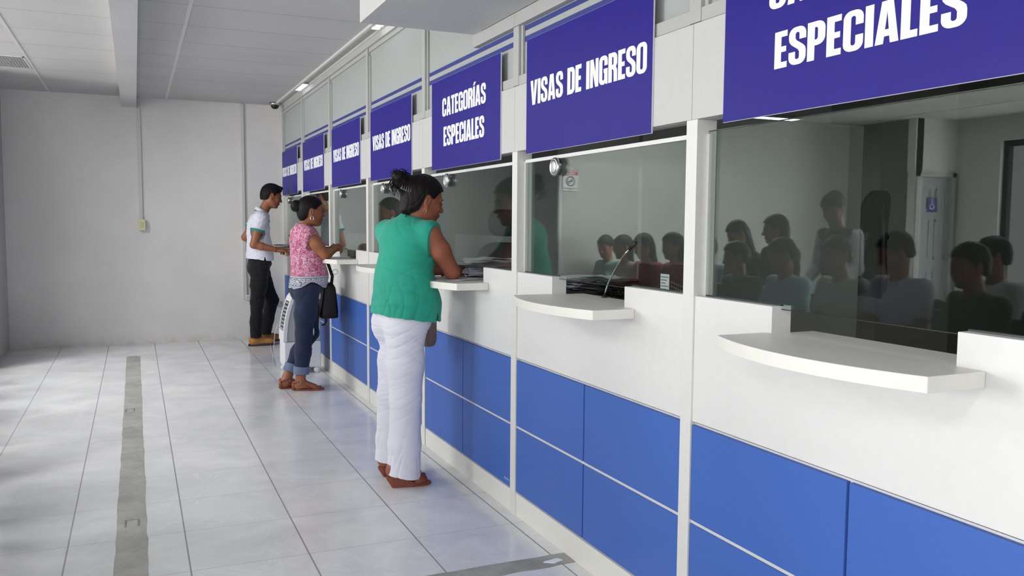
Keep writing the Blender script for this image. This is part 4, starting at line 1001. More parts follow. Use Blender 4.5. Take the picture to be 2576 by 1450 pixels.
def leg(S, hp, kn, an, r=(.090, .062, .058, .036), k=.05, inf=0.0):
    hp, kn, an = (np.asarray(v, float) for v in (hp, kn, an))
    S.cap(hp, kn, r[0] + inf, r[1] + inf, k); m = kn + (an - kn) * .32; bk = nrm(np.cross(np.cross(an - kn, [1, 0, 0]), an - kn)) * .0
    S.cap(kn, m, r[1] * .95 + inf, r[2] + inf, .03); S.cap(m, an, r[2] + inf, r[3] + inf, .03)

mat('brow', (24, 18, 16), .7)
def bounds(J, pad=.16):
    P_ = np.array([v for k, v in J.items() if isinstance(v, np.ndarray) and v.shape == (3,)]); return P_.min(0) - pad, P_.max(0) + pad
# ------------------------------------------------------------------ the woman in green
V = lambda *a: np.array(a, dtype=float)
def floral():
    m, nt, b = nodes_of('pink_floral_cotton'); g, s = geom(nt)
    vo = nt.nodes.new('ShaderNodeTexVoronoi'); vo.inputs['Scale'].default_value = 44; nt.links.new(g.outputs['Position'], vo.inputs['Vector'])
    vo2 = nt.nodes.new('ShaderNodeTexVoronoi'); vo2.inputs['Scale'].default_value = 75; nt.links.new(g.outputs['Position'], vo2.inputs['Vector'])
    n = noise(nt, g, 55, 4, .6, .6); n0 = noise(nt, g, 22, 3, .6)
    base = mx(nt, ramp(nt, n0.outputs[0], .35, .62), lin((222, 176, 192)), lin((196, 118, 146)))
    pet = mth(nt, 'LESS_THAN', vo.outputs['Distance'], .36)
    base = mx(nt, mth(nt, 'MULTIPLY', pet, .75), base, lin((174, 70, 104)))
    ring = mth(nt, 'MULTIPLY', mth(nt, 'LESS_THAN', mth(nt, 'ABSOLUTE', mth(nt, 'SUBTRACT', n.outputs[0], .47), None), .022), .85)
    base = mx(nt, ring, base, lin((66, 34, 66)))
    base = mx(nt, mth(nt, 'LESS_THAN', vo2.outputs['Distance'], .20), base, lin((58, 32, 64)))
    # border band at the hem: white with dark blue scrolls and stripes
    z = s.outputs[2]; wz = mth(nt, 'ADD', z, mth(nt, 'MULTIPLY', s.outputs[0], -.02))
    band = mth(nt, 'LESS_THAN', wz, .975)
    n3 = nt.nodes.new('ShaderNodeTexVoronoi'); n3.inputs['Scale'].default_value = 30; n3.feature = 'F1'; nt.links.new(g.outputs['Position'], n3.inputs['Vector'])
    sc = mth(nt, 'LESS_THAN', mth(nt, 'FLOORED_MODULO', mth(nt, 'MULTIPLY', n3.outputs['Distance'], 3.6), 1.0), .34)
    zone = mth(nt, 'MULTIPLY', mth(nt, 'GREATER_THAN', wz, .895), mth(nt, 'LESS_THAN', wz, .958))
    st = mth(nt, 'LESS_THAN', mth(nt, 'FLOORED_MODULO', wz, .0135), .004)
    bb = mx(nt, mth(nt, 'MULTIPLY', sc, zone), lin((188, 190, 198)), lin((60, 68, 98)))
    bb = mx(nt, mth(nt, 'MULTIPLY', st, mth(nt, 'SUBTRACT', 1.0, zone)), bb, lin((60, 66, 96)))
    base = mx(nt, band, base, bb)
    nt.links.new(base, b.inputs['Base Color']); b.inputs['Roughness'].default_value = .8; b.inputs['Specular IOR Level'].default_value = .2
    return m
def cloth(name, c, noise_=.04, rough=.8, bump=.15, bs=700, sc=8):
    return mat(name, c, rough, .25, noise=noise_, nscale=sc, bump=bump, bscale=bs, sheen=.1)
GREEN = cloth('teal_linen', (36, 150, 128), .05, .75); WHITE_T = cloth('white_trouser_cotton', (214, 214, 226), .02)
SK1 = skin((146, 88, 68), 'skin_warm_brown'); SK2 = skin((150, 96, 66), 'skin_tan'); SK3 = skin((142, 90, 62), 'skin_brown')
HAIR = hair_mat('black_hair'); LIPS = mat('lips_red_brown', (120, 56, 52), .5)
LEATHER = mat('tan_leather', (120, 62, 44), .5, .4, noise=.08, nscale=40)
def sole_prism(bm, heel, d, outline, z0f, z1f, halfw):
    """outline along the foot: list of (a); bottom z0f(a), top z1f(a), half width halfw(a)"""
    d = Vector(nrm(V(*d, 0) if len(d) == 2 else d)); l = Vector((-d.y, d.x, 0)); H = Vector((heel[0], heel[1], 0)); prev = None
    for a in outline:
        hw = halfw(a); ring = [bm.verts.new(H + d * a + l * hw + Vector((0, 0, z0f(a)))), bm.verts.new(H + d * a - l * hw + Vector((0, 0, z0f(a)))), bm.verts.new(H + d * a - l * hw + Vector((0, 0, z1f(a)))), bm.verts.new(H + d * a + l * hw + Vector((0, 0, z1f(a))))]
        if prev:
            for i in range(4): bm.faces.new((prev[i], prev[(i + 1) % 4], ring[(i + 1) % 4], ring[i]))
        else: bm.faces.new(ring[::-1])
        prev = ring
    bm.faces.new(prev)
def fw(L, w):      # foot sole half width
    def f(a):
        t = min(max(a / L, 0), 1); return w * (.62 + .38 * math.sin(min(t / .72, 1) * math.pi / 2) ** 2) * (math.sqrt(max(0, 1 - max(0, (t - .78) / .23) ** 2)) * .98 + .02) * (math.sqrt(max(0.02, 1 - max(0, (.10 - t) / .11) ** 2)))
    return f
def strap_band(bm, heel, d, a, hz, w, h, wd=.02, thick=.003, n=14):
    """a band over the foot at distance a: half width w, height h"""
    d = Vector(nrm(V(*d))); l = Vector((-d.y, d.x, 0)); H = Vector((heel[0], heel[1], 0)); R_ = []
    for i in range(n + 1):
        t = math.pi * i / n; x, z = w * math.cos(t), hz + (h - hz) * math.sin(t) ** .8
        c = H + d * a + l * x + Vector((0, 0, z)); o = Vector(l * math.cos(t) + Vector((0, 0, 1)) * math.sin(t)) * thick
        R_.append([bm.verts.new(c - d * wd / 2), bm.verts.new(c + d * wd / 2), bm.verts.new(c + d * wd / 2 + o), bm.verts.new(c - d * wd / 2 + o)])
    for p, q in zip(R_, R_[1:]):
        for i in range(4): bm.faces.new((p[i], p[(i + 1) % 4], q[(i + 1) % 4], q[i]))
    bm.faces.new(R_[0][::-1]); bm.faces.new(R_[-1])

J = dict(T=frame(32), P=frame(16), pelvis=V(-.328, 4.43, .93), waist=V(-.335, 4.43, 1.10), chest=V(-.312, 4.43, 1.262), neck=V(-.287, 4.425, 1.415),
         shR=V(-.232, 4.285, 1.362), shL=V(-.385, 4.565, 1.362), elR=V(-.100, 4.310, 1.153), wrR=V(-.020, 4.53, 1.150), elL=V(-.18, 4.66, 1.16), wrL=V(-.03, 4.58, 1.148),
         hipR=V(-.345, 4.355, .88), hipL=V(-.335, 4.50, .88), knR=V(-.352, 4.345, .48), knL=V(-.385, 4.50, .48), anR=V(-.395, 4.335, .125), anL=V(-.40, 4.525, .125),
         head=V(-.226, 4.412, 1.535), hl=V(-.46, 4.335, 0), ht=V(-.18, 4.33, 0), hx=V(-.24, 4.4, 1.68))
HR = frame(4, 12)
pg = empty('person', (-.35, 4.43, 0), 'person in a sleeveless green blouse and white trousers leaning on a counter, hair clipped up', 'person', 'people at the counter')
lo, hi = bounds(J, .14); S = Solid(lo, hi, .0034)
torso(S, J, -.026, True, 1.0, 1.0)
head(S, J['head'], HR, 1.04)
S.cap(J['head'] + HR[0] * -.028 + HR[2] * -.07, J['neck'], .050, .056, .03)
arm(S, J['shR'], J['elR'], J['wrR'], r=(.054, .043, .043, .028)); arm(S, J['shL'], J['elL'], J['wrL'], r=(.054, .043, .043, .028))
hand(S, J['wrR'], (.35, .9, .0), (-.0, -.1, -1), (-1, .3, 0), 14, .95); hand(S, J['wrL'], (.9, -.2, -.02), (0, 0, -1), (0, -1, 0), 16, .95)
leg(S, J['hipR'], J['knR'], J['anR'], r=(.074, .050, .046, .035)); leg(S, J['hipL'], J['knL'], J['anL'], r=(.074, .050, .046, .035))
foot(S, (-.455, 4.34), (1, -.07, 0), J['anR'], .052); foot(S, (-.445, 4.545), (1, -.02, 0), J['anL'], .052)
S.mesh('body', SK1, pg)
eyes(pg, J['head'], HR, 1.04, LIPS)
# hair, clip, loose curls
lo2, hi2 = J['head'] - .26, J['head'] + .26; S = Solid(lo2, hi2, .003)
HL = [(-.2, -.085), (-.075, -.085), (-.045, -.060), (-.034, -.02), (-.026, .024), (-.006, .030), (.010, .016), (.020, .010), (.032, .026), (.050, .050), (.07, .064), (.2, .070)]
hair_cap(S, J['head'], HR, 1.06, HL, .013, lambda S, P, s: (S.ell(P(-.125, .0, .060), HR, (.050, .052, .046), .03), S.ell(P(-.155, .0, .085), HR, (.040, .045, .036), .02), S.cap(P(-.085, 0, -.07), P(-.075, 0, -.095), .03, .012, .02)))
S.mesh('hair', HAIR, pg, folds(.0022, 60, 90, 40, 3))
Ph = lambda x, y, z: J['head'] + 1.06 * (HR[0] * x + HR[1] * y + HR[2] * z)
bm = bmesh.new(); rr = random.Random(4)
for i in range(230):
    a0 = rr.uniform(0, 6.28); c0 = V(-.140 + rr.uniform(-.035, .03), rr.uniform(-.035, .035), .080 + rr.uniform(-.03, .025)); rad = rr.uniform(.008, .018); ax = nrm(V(rr.gauss(0, 1), rr.gauss(0, 1.3), rr.gauss(0, 1))); b1 = nrm(np.cross(ax, [0, .3, 1])); b2 = np.cross(ax, b1)
    pts = [Ph(*(c0 + b1 * rad * math.cos(a0 + t * .62) * (1 + .03 * t) + b2 * rad * math.sin(a0 + t * .62) * (1 + .03 * t) + ax * .004 * t)) for t in range(9)]
    tube(bm, pts, [.0014, .0020, .0022, .0022, .002, .0018, .0015, .001, .0005], 5)
for i in range(14):
    x0 = -.15 + rr.uniform(-.03, .02); pts = [Ph(x0 - .02 * math.sin(t * .5), rr.uniform(-.02, .02) + .01 * math.sin(t), .07 - .014 * t + .004 * math.sin(t * 2 + i)) for t in range(7)]
    tube(bm, pts, [.0018, .002, .002, .0018, .0015, .001, .0006], 5)
for i in range(10):
    if i == 0: link('hair_curls', bm, HAIR, pg, True); bm = bmesh.new()
    pts = [Ph(-.088 + .012 * math.sin(t * .9 + i) + .003 * i, -.05 + .011 * i, -.07 - .008 * t) for t in range(6)]; tube(bm, pts, [.0022, .002, .0018, .0015, .001, .0006], 5)
link('nape_curls', bm, HAIR, pg, True)
bm = bmesh.new()
for i in range(5): tube(bm, [Ph(-.098 - .012 * i, -.045, .012 + .003 * i), Ph(-.102 - .012 * i, -.058, .026), Ph(-.102 - .012 * i, -.055, .045)], [.0022, .004, .0018], 6)
tube(bm, [Ph(-.09, -.052, .018), Ph(-.155, -.05, .030)], .0045, 8)
part_label(link('hair_clip', bm, mat('grey_clip', (96, 92, 92), .2, .6), pg, True), 'shiny grey claw clip')
for q in (-1, 1):
    bm = bmesh.new()
    for dz, r_ in ((-.050, .0045), (-.060, .0050)):
        b2 = bmesh.new(); bmesh.ops.create_icosphere(b2, subdivisions=2, radius=r_)
        for v in b2.verts: v.co += Vector(Ph(-.007, q * .080, dz))
        me = bpy.data.meshes.new('t'); b2.to_mesh(me); b2.free(); bm.from_mesh(me); bpy.data.meshes.remove(me)
    part_label(link('earring', bm, mat('gold', (200, 160, 100), .2, .5, metal=1.0), pg, True), 'small round gold earring')
# blouse: loose sleeveless, slit hem
S = Solid(V(-.62, 4.12, .84), V(.05, 4.80, 1.50), .0036)
torso(S, J, .010, True, 1.03, 1.06, .050)
S.ell(V(-.338, 4.43, 1.12), frame(28), (.126, .176, .16), .06); S.ell(V(-.318, 4.43, .99), frame(20), (.165, .200, .17), .06)
S.cap(V(-.316, 4.435, .80), V(-.320, 4.43, .93), .188, .175, .05, frame(18)[1], 1.12)
for sd, e in (('shR', 'elR'), ('shL', 'elL')):
    d_ = nrm(J[e] - J[sd]); S.cap(J[sd] - d_ * .01, J[sd] + d_ * .05, .060, .066, .03)
S.cap(J['neck'] + V(-.02, 0, -.03), J['neck'] + V(-.022, 0, .0), .060, .054, .03)
def cut_g(X, Y, Z):
    hem = .884 + .045 * np.clip((-X - .20) / .30, 0, 1) - .0 + np.clip(.055 - np.abs(X + .195) * 3.2, 0, 1) * (Y < 4.45)
    a = hem - Z
    nk = J['neck'] + V(.012, 0, .055); b_ = .070 - np.sqrt((X - nk[0]) ** 2 + (Y - nk[1]) ** 2 + ((Z - nk[2]) * .8) ** 2)
    out = np.maximum(a, b_)
    for sd, e in (('shR', 'elR'), ('shL', 'elL')):
        d_ = nrm(J[e] - J[sd]); o_ = J['T'][1] * (-1 if sd == 'shR' else 1); p = J[sd] + o_ * .030 + d_ * .0; d_ = nrm(o_ * .88 + d_ * .35 - J['T'][0] * .0); sgn = (X - p[0]) * d_[0] + (Y - p[1]) * d_[1] + (Z - p[2]) * d_[2]
        rr_ = np.sqrt((X - p[0]) ** 2 + (Y - p[1]) ** 2 + (Z - p[2]) ** 2) - .13
        out = np.maximum(out, np.where(rr_ < 0, sgn, -1))
    return out
S.keep(cut_g)
fg1, fg2, fg3 = folds(.0072, 9, 8, 34, 11), folds(.0022, 40, 34, 80, 5), folds(.0060, 30, 26, 10, 8)
def fold_g(p):
    low = np.clip((1.22 - p[:, 2]) / .25, 0, 1)
    return fg1(p) * (.35 + .65 * low) + fg2(p) * .7 + fg3(p) * low * .7
S.mesh('blouse', GREEN, pg, fold_g)
bm = bmesh.new()
nk = J['neck'] + V(.004, 0, -.002); pts = [nk + V(.058 * math.cos(t), .062 * math.sin(t), -.010 * math.cos(t) + .012) for t in np.linspace(0, 2 * math.pi, 30)]
tube(bm, pts, .0015, 6, False); part_label(link('necklace', bm, steel, pg, True), 'thin silver necklace')
# trousers: straight flared white
S = Solid(V(-.60, 4.14, .0), V(-.06, 4.74, 1.02), .0038)
PF = J['P']
S.ell(J['pelvis'] + V(-.004, 0, -.02), PF, (.138, .175, .12), .0)
for q in (-1, 1): S.ell(V(-.372, 4.43, .86) + PF[1] * q * .080, PF, (.102, .095, .11), .05)
S.cap(V(-.335, 4.43, .92), V(-.325, 4.43, 1.04), .128, .118, .03, PF[1], 1.3)
def leg_t(hp, kn, an, l):
    S.chain([hp, hp + (kn - hp) * .5, kn], [.108, .098, .086], .03); S.chain([kn, kn + (an - kn) * .5, an], [.085, .088, .098], .02, l, .92)
leg_t(V(-.352, 4.352, .84), V(-.352, 4.345, .47), V(-.368, 4.338, -.02), V(0, 1, 0)); leg_t(V(-.338, 4.505, .84), V(-.378, 4.50, .47), V(-.388, 4.515, -.02), V(0, 1, 0))
S.keep(lambda X, Y, Z: np.maximum((.030 + .045 * np.clip((-X - .26) / .22, 0, 1) + .03 * (Y > 4.43)) - Z, Z - 1.03))
ft1, ft2 = folds(.0034, 20, 14, 38, 21), folds(.0040, 34, 26, 6, 2)
S.mesh('trousers', WHITE_T, pg, lambda p: ft1(p) * (.35 + .8 * np.exp(-((p[:, 2] - .80) / .13) ** 2) + .5 * np.exp(-((p[:, 2] - .45) / .1) ** 2)) + ft2(p) * np.clip((.45 - p[:, 2]) / .3, 0, 1))
# wedge sandals
for (hx, hy, dy) in ((-.455, 4.34, -.07), (-.445, 4.545, -.02)):
    bm = bmesh.new(); d_ = (1, dy, 0)
    z1 = lambda a: .058 - .044 * min(max((a - .04) / .13, 0), 1) ** 1.1 if a > .04 else .058
    sole_prism(bm, (hx, hy), d_, [i * .245 / 26 - .006 for i in range(27)], lambda a: max(0.0005, (a - .20) * .10, (.022 - a) * 1.6), z1, fw(.24, .040))
    so = link('sandal', bm, LEATHER, pg, bevel=.002)
    bm = bmesh.new(); strap_band(bm, (hx, hy), d_, .172, .015, .044, .058, .066); link('strap', bm, LEATHER, so, True)
# handbag hanging on her far side
bg_m = mat('taupe_leather', (128, 104, 98), .5, .4)
bm = bmesh.new(); blob_box(bm, (-.150, 4.60, .815), .036, .065, .105, 4, frame=Matrix.Rotation(math.radians(20), 3, 'Z'))
hb = tag(link('shoulder_bag', bm, bg_m, None, True), 'taupe shoulder bag hanging in front of the woman in green', 'bag')
bm = bmesh.new(); tube(bm, [(-.150, 4.56, .90), (-.15, 4.52, 1.05), (-.20, 4.50, 1.2), (-.33, 4.56, 1.425), (-.40, 4.58, 1.41), (-.30, 4.66, 1.15), (-.15, 4.64, .91)], .006, 8); link('strap', bm, bg_m, hb, True)

# ------------------------------------------------------------------ the woman in the pink floral top
J = dict(T=frame(10), P=frame(4), pelvis=V(-.330, 7.235, .90), waist=V(-.335, 7.235, 1.06), chest=V(-.352, 7.235, 1.215), neck=V(-.372, 7.235, 1.358),
         shR=V(-.345, 7.085, 1.305), shL=V(-.385, 7.385, 1.305), elR=V(-.225, 7.065, 1.140), wrR=V(-.120, 7.175, 1.185), elL=V(-.235, 7.42, 1.15), wrL=V(-.125, 7.30, 1.180),
         hipR=V(-.345, 7.155, .85), hipL=V(-.34, 7.315, .85), knR=V(-.385, 7.165, .47), knL=V(-.300, 7.335, .46), anR=V(-.415, 7.165, .12), anL=V(-.495, 7.315, .115),
         head=V(-.298, 7.235, 1.502), x1=V(-.05, 7.2, 0), x2=V(-.6, 7.25, 0), x3=V(-.3, 7.235, 1.63))
HR = frame(-2, 3)
pp = empty('person', (-.38, 7.23, 0), 'person in a pink floral blouse and rolled jeans with clasped hands, hair in a bun', 'person', 'people at the counter')
lo, hi = bounds(J, .13); S = Solid(lo, hi, .0036)
torso(S, J, -.028, True, .98, 1.0); head(S, J['head'], HR, .99)
S.cap(J['head'] + HR[0] * -.030 + HR[2] * -.07, J['neck'], .046, .052, .03)
arm(S, J['shR'], J['elR'], J['wrR'], r=(.050, .041, .040, .027)); arm(S, J['shL'], J['elL'], J['wrL'], r=(.050, .041, .040, .027))
hand(S, J['wrR'], (.62, .55, .25), (.1, .75, -.35), (0, 0, 1), 38, .92); hand(S, J['wrL'], (.62, -.55, .22), (.2, -.75, -.3), (0, 0, 1), 42, .92)
leg(S, J['hipR'], J['knR'], J['anR'], r=(.074, .050, .046, .035)); leg(S, J['hipL'], J['knL'], J['anL'], r=(.074, .050, .046, .035))
foot(S, (-.465, 7.175), (1, -.14, 0), J['anR'], .008, .98); foot(S, (-.555, 7.29), (.88, .42, 0), J['anL'], .008, .98)
S.mesh('body', SK2, pp); eyes(pp, J['head'], HR, .99, LIPS)
S = Solid(J['head'] - .25, J['head'] + .25, .0032)
HL = [(-.2, -.085), (-.07, -.085), (-.05, -.055), (-.040, -.02), (-.030, .024), (-.006, .030), (.012, .018), (.026, .022), (.040, .036), (.058, .054), (.075, .066), (.2, .072)]
hair_cap(S, J['head'], HR, 1.0, HL, .012, lambda S, P, s: (S.ell(P(-.128, .0, .040), HR, (.046, .048, .050), .012),))
S.mesh('hair', HAIR, pp, folds(.0016, 50, 90, 40, 9))
Ph = lambda x, y, z: J['head'] + 1.0 * (HR[0] * x + HR[1] * y + HR[2] * z)
bm = bmesh.new()
for k in range(7):
    r0 = .034 + .004 * math.sin(k); ph = k * .9; pts = [Ph(-.128 + r0 * math.cos(t) * math.cos(ph * .4), .048 * math.sin(k * .9) * .6 + r0 * .5 * math.sin(t), .040 + (r0 + .006) * math.sin(t + ph * .2)) for t in np.linspace(0, 5.6, 18)]
    tube(bm, pts, [.004 + .005 * math.sin(math.pi * i / 17) for i in range(18)], 7)
link('hair_bun', bm, HAIR, pp, True)
for q in (-1, 1):
    bm = bmesh.new(); pts = [Ph(-.006 + .013 * math.sin(t), q * .083, -.058 - .017 * math.cos(t)) for t in np.linspace(.3, 5.98, 20)]
    tube(bm, pts, .0030, 8); part_label(link('earring', bm, chrome, pp, True), 'silver hoop earring')
S = Solid(V(-.62, 6.93, .80), V(.02, 7.56, 1.44), .0038)
torso(S, J, .010, True, 1.0, 1.0, .048)
S.ell(V(-.328, 7.235, 1.08), frame(8), (.135, .172, .16), .06); S.ell(V(-.318, 7.235, .94), frame(5), (.152, .188, .14), .06)
for sd, e in (('shR', 'elR'), ('shL', 'elL')):
    d_ = nrm(J[e] - J[sd]); S.cap(J[sd] - d_ * .01, J[sd] + d_ * .05, .060, .062, .03)
def cut_p(X, Y, Z):
    hem = .855 + .062 * np.exp(-((X + .33) / .08) ** 2) * (Y < 7.3)
    nk = J['neck'] + V(.03, 0, .045); out = np.maximum(hem - Z, .078 - np.sqrt((X - nk[0]) ** 2 + (Y - nk[1]) ** 2 + ((Z - nk[2]) * .9) ** 2))
    for sd, e in (('shR', 'elR'), ('shL', 'elL')):
        d_ = nrm(J[e] - J[sd]); o_ = J['T'][1] * (-1 if sd == 'shR' else 1); p = J[sd] + o_ * .034 + d_ * .02; d_ = nrm(o_ * .62 + d_ * .62); sgn = (X - p[0]) * d_[0] + (Y - p[1]) * d_[1] + (Z - p[2]) * d_[2]
        rr_ = np.sqrt((X - p[0]) ** 2 + (Y - p[1]) ** 2 + (Z - p[2]) ** 2) - .11; out = np.maximum(out, np.where(rr_ < 0, sgn, -1))
    return out
S.keep(cut_p); f1, f2 = folds(.0045, 24, 20, 22, 31), folds(.002, 50, 44, 60, 6)
S.mesh('blouse', floral(), pp, lambda p: f1(p) + f2(p))
DENIM = cloth('dark_denim', (30, 42, 66), .14, .75, .3, 900, 14)
S = Solid(V(-.64, 6.98, .12), V(-.08, 7.5, 1.02), .0038); PF = J['P']
S.ell(J['pelvis'] + V(-.006, 0, -.02), PF, (.125, .160, .11), .0)
for q in (-1, 1): S.ell(V(-.378, 7.235, .83) + PF[1] * q * .076, PF, (.092, .086, .100), .05)
S.chain([V(-.352, 7.155, .83), V(-.372, 7.16, .65), J['knR'] + V(.0, 0, 0), V(-.395, 7.165, .33), V(-.412, 7.165, .10)], [.102, .090, .070, .068, .056], .03)
S.chain([V(-.335, 7.315, .83), V(-.312, 7.325, .65), J['knL'], V(-.405, 7.33, .30), V(-.490, 7.315, .10)], [.100, .088, .070, .064, .056], .03)
S.cap(V(-.335, 7.235, .90), V(-.335, 7.235, 1.0), .120, .112, .03, PF[1], 1.3)
S.keep(lambda X, Y, Z: np.maximum(.205 - Z, Z - .985)); f1, f2 = folds(.0036, 20, 16, 48, 41), folds(.0012, 60, 60, 90, 4)
S.mesh('jeans', DENIM, pp, lambda p: f1(p) + f2(p) * .7)
for (a, b_) in ((V(-.407, 7.165, .205), V(-.4115, 7.165, .140)), (V(-.452, 7.322, .205), V(-.474, 7.317, .140))):
    bm = bmesh.new(); tube(bm, [a, a * .5 + b_ * .5, b_], [.0665, .0675, .0665], 30); part_label(link('turn_up', bm, cloth('denim_reverse', (104, 118, 146), .08), pp, True, bevel=.003), 'light denim turn up')
rip = cloth('frayed_denim', (170, 178, 190), .1)
bm = bmesh.new(); blob_box(bm, (-.262, 7.115, .800), .010, .006, .032, 2, 12, 8); part_label(link('frayed_patch', bm, rip, pp, True), 'frayed pale patch')
bm = bmesh.new(); blob_box(bm, (-.315, 7.106, .50), .006, .005, .032, 2, 12, 8); part_label(link('frayed_patch', bm, rip, pp, True), 'frayed pale patch')
TAN = mat('reddish_leather', (134, 70, 50), .45, .4, noise=.08, nscale=40)
for (hx, hy, d_) in ((-.465, 7.175, (1, -.14, 0)), (-.555, 7.29, (.88, .42, 0))):
    bm = bmesh.new(); sole_prism(bm, (hx, hy), d_, [i * .250 / 26 - .008 for i in range(27)], lambda a: .0006, lambda a: .014, fw(.245, .042))
    so = link('sandal', bm, TAN, pp, bevel=.002)
    dd = nrm(V(*d_)); ll = V(-dd[1], dd[0], 0); H_ = V(hx, hy, 0); Q = lambda a, b, z: H_ + dd * a + ll * b + V(0, 0, z)
    bm = bmesh.new(); pts = [Q(.032 + .046 * math.cos(t), .040 * math.sin(t), .078 + .006 * math.cos(t)) for t in np.linspace(0, 2 * math.pi, 25)]
    tube(bm, pts, .0085, 8, False); tube(bm, [Q(-.004, 0, .01), Q(-.009, 0, .045), Q(-.006, 0, .078)], [.02, .017, .012], 10)
    for q in (-1, 1): tube(bm, [Q(.05, q * .034, .07), Q(.09, q * .042, .045), Q(.13, q * .046, .016)], .0075, 8); tube(bm, [Q(.065, q * .03, .075), Q(.12, q * .022, .058), Q(.18, .018, .030), Q(.205, .018, .016)], .0050, 8)
    st = link('strap', bm, TAN, so, True)
    bm = bmesh.new(); c_ = Q(.03, -.047, .078)
    for (a, b_) in ((-.009, -.009), (.009, -.009), (.009, .009), (-.009, .009)): pass
    tube(bm, [Q(.020, -.051, .067), Q(.044, -.051, .067), Q(.044, -.051, .089), Q(.020, -.051, .089), Q(.020, -.051, .067)], .0016, 6); part_label(link('buckle', bm, chrome, st), 'square metal buckle')
BAG = mat('black_bag_leather', (22, 20, 20), .55, .4, noise=.1)
bm = bmesh.new(); blob_box(bm, (-.140, 7.40, .735), .078, .13, .155, 7, 32, 18)
for v in bm.verts:
    t = (v.co.z - .58) / .31; v.co.y = 7.40 + (v.co.y - 7.40) * (1.05 - .22 * t); v.co.x = -.140 + (v.co.x + .140) * (1.08 - .45 * t) + .004 * math.sin(v.co.z * 70 + v.co.y * 30)
hb = tag(link('handbag', bm, BAG, None, True), 'large black handbag hanging between the woman in pink and the counter', 'bag')
bm = bmesh.new(); tube(bm, [(-.12, 7.34, .83), (-.11, 7.32, .95), (-.14, 7.34, 1.05), (-.26, 7.40, 1.26), (-.38, 7.43, 1.365), (-.44, 7.46, 1.30), (-.32, 7.55, 1.05), (-.14, 7.52, .84)], .014, 8); link('strap', bm, BAG, hb, True)
bm = bmesh.new(); tube(bm, [(-.085 + .022 * math.cos(t), 7.315, .985 + .022 * math.sin(t)) for t in np.linspace(0, 6.28, 22)], .0028, 8, False); part_label(link('ring', bm, chrome, hb, True), 'metal strap ring')
bm = bmesh.new(); tube(bm, [(-.17, 7.33, .60), (-.165, 7.325, .56), (-.18, 7.33, .53), (-.205, 7.33, .525)], .008, 8); link('loose_strap', bm, BAG, hb, True)

# ------------------------------------------------------------------ the young man
J = dict(T=frame(2, 8), P=frame(0), pelvis=V(-.368, 9.98, .965), waist=V(-.378, 9.98, 1.13), chest=V(-.382, 9.98, 1.31), neck=V(-.330, 9.98, 1.515),
         shR=V(-.375, 9.815, 1.452), shL=V(-.352, 10.145, 1.452), elR=V(-.458, 9.790, 1.155), wrR=V(-.205, 9.79, 1.098), elL=V(-.50, 10.215, 1.23), wrL=V(-.225, 10.17, 1.09),
         hipR=V(-.385, 9.895, .90), hipL=V(-.36, 10.07, .90), knR=V(-.415, 9.905, .50), knL=V(-.215, 10.12, .50), anR=V(-.440, 9.945, .11), anL=V(-.30, 10.24, .11),
         head=V(-.226, 9.98, 1.700), x1=V(-.04, 9.98, 0), x2=V(-.5, 9.98, 1.82))
HR = frame(0, 14)
pm = empty('person', (-.38, 9.98, 0), 'person in a white polo shirt with green sleeve edges, black trousers and tan boots', 'person', 'people at the counter')
lo, hi = bounds(J, .13); S = Solid(lo, hi, .0042)
torso(S, J, -.028, False, .98, .98, .062); head(S, J['head'], HR, 1.06)
S.cap(J['head'] + HR[0] * -.028 + HR[2] * -.07, J['neck'], .054, .060, .03)
arm(S, J['shR'], J['elR'], J['wrR'], r=(.054, .042, .043, .027)); arm(S, J['shL'], J['elL'], J['wrL'], r=(.054, .042, .043, .027))
hand(S, J['wrR'], (1, .04, -.05), (.05, .5, -.85), (.1, .5, .8), 26, 1.02, point=True); hand(S, J['wrL'], (1, -.15, -.05), (0, -.3, -1), (0, -1, .2), 22, 1.0)
leg(S, J['hipR'], J['knR'], J['anR'], r=(.074, .050, .046, .035)); leg(S, J['hipL'], J['knL'], J['anL'], r=(.074, .050, .046, .035))
S.cap(J['anR'], J['anR'] + V(.02, 0, -.05), .036, .03, .02); S.cap(J['anL'], J['anL'] + V(.02, 0, -.05), .036, .03, .02)
S.mesh('body', SK3, pm); eyes(pm, J['head'], HR, 1.06, mat('lips_brown', (108, 60, 50), .5))
S = Solid(J['head'] - .2, J['head'] + .2, .0036)
HL = [(-.2, -.060), (-.085, -.060), (-.06, -.052), (-.042, -.028), (-.030, .030), (-.006, .032), (.008, .004), (.020, .006), (.032, .034), (.062, .056), (.085, .066), (.2, .076)]
hair_cap(S, J['head'], HR, 1.07, HL, .012, lambda S, P, s: (S.cap(P(.07, -.045, .105), P(.07, .045, .105), .018, .018, .03), S.ell(P(.0, 0, .10), HR, (.085, .07, .032), .02)))
S.mesh('hair', hair_mat('short_black_hair', (15, 13, 13), .6), pm, folds(.0022, 60, 90, 60, 13))
POLO = cloth('white_pique', (206, 208, 220), .02, .8, .25, 1100); TEAL = cloth('teal_rib', (40, 132, 124), .04)
S = Solid(V(-.66, 9.68, .93), V(-.04, 10.30, 1.64), .0042)
torso(S, J, .013, False, 1.0, 1.0, .062); S.ell(V(-.372, 9.98, 1.12), frame(0), (.140, .175, .17), .06); S.ell(V(-.366, 9.98, 1.0), frame(0), (.146, .185, .14), .05)
for sd, e in (('shR', 'elR'), ('shL', 'elL')):
    d_ = nrm(J[e] - J[sd]); S.cap(J[sd], J[sd] + d_ * .15, .074, .078, .03)
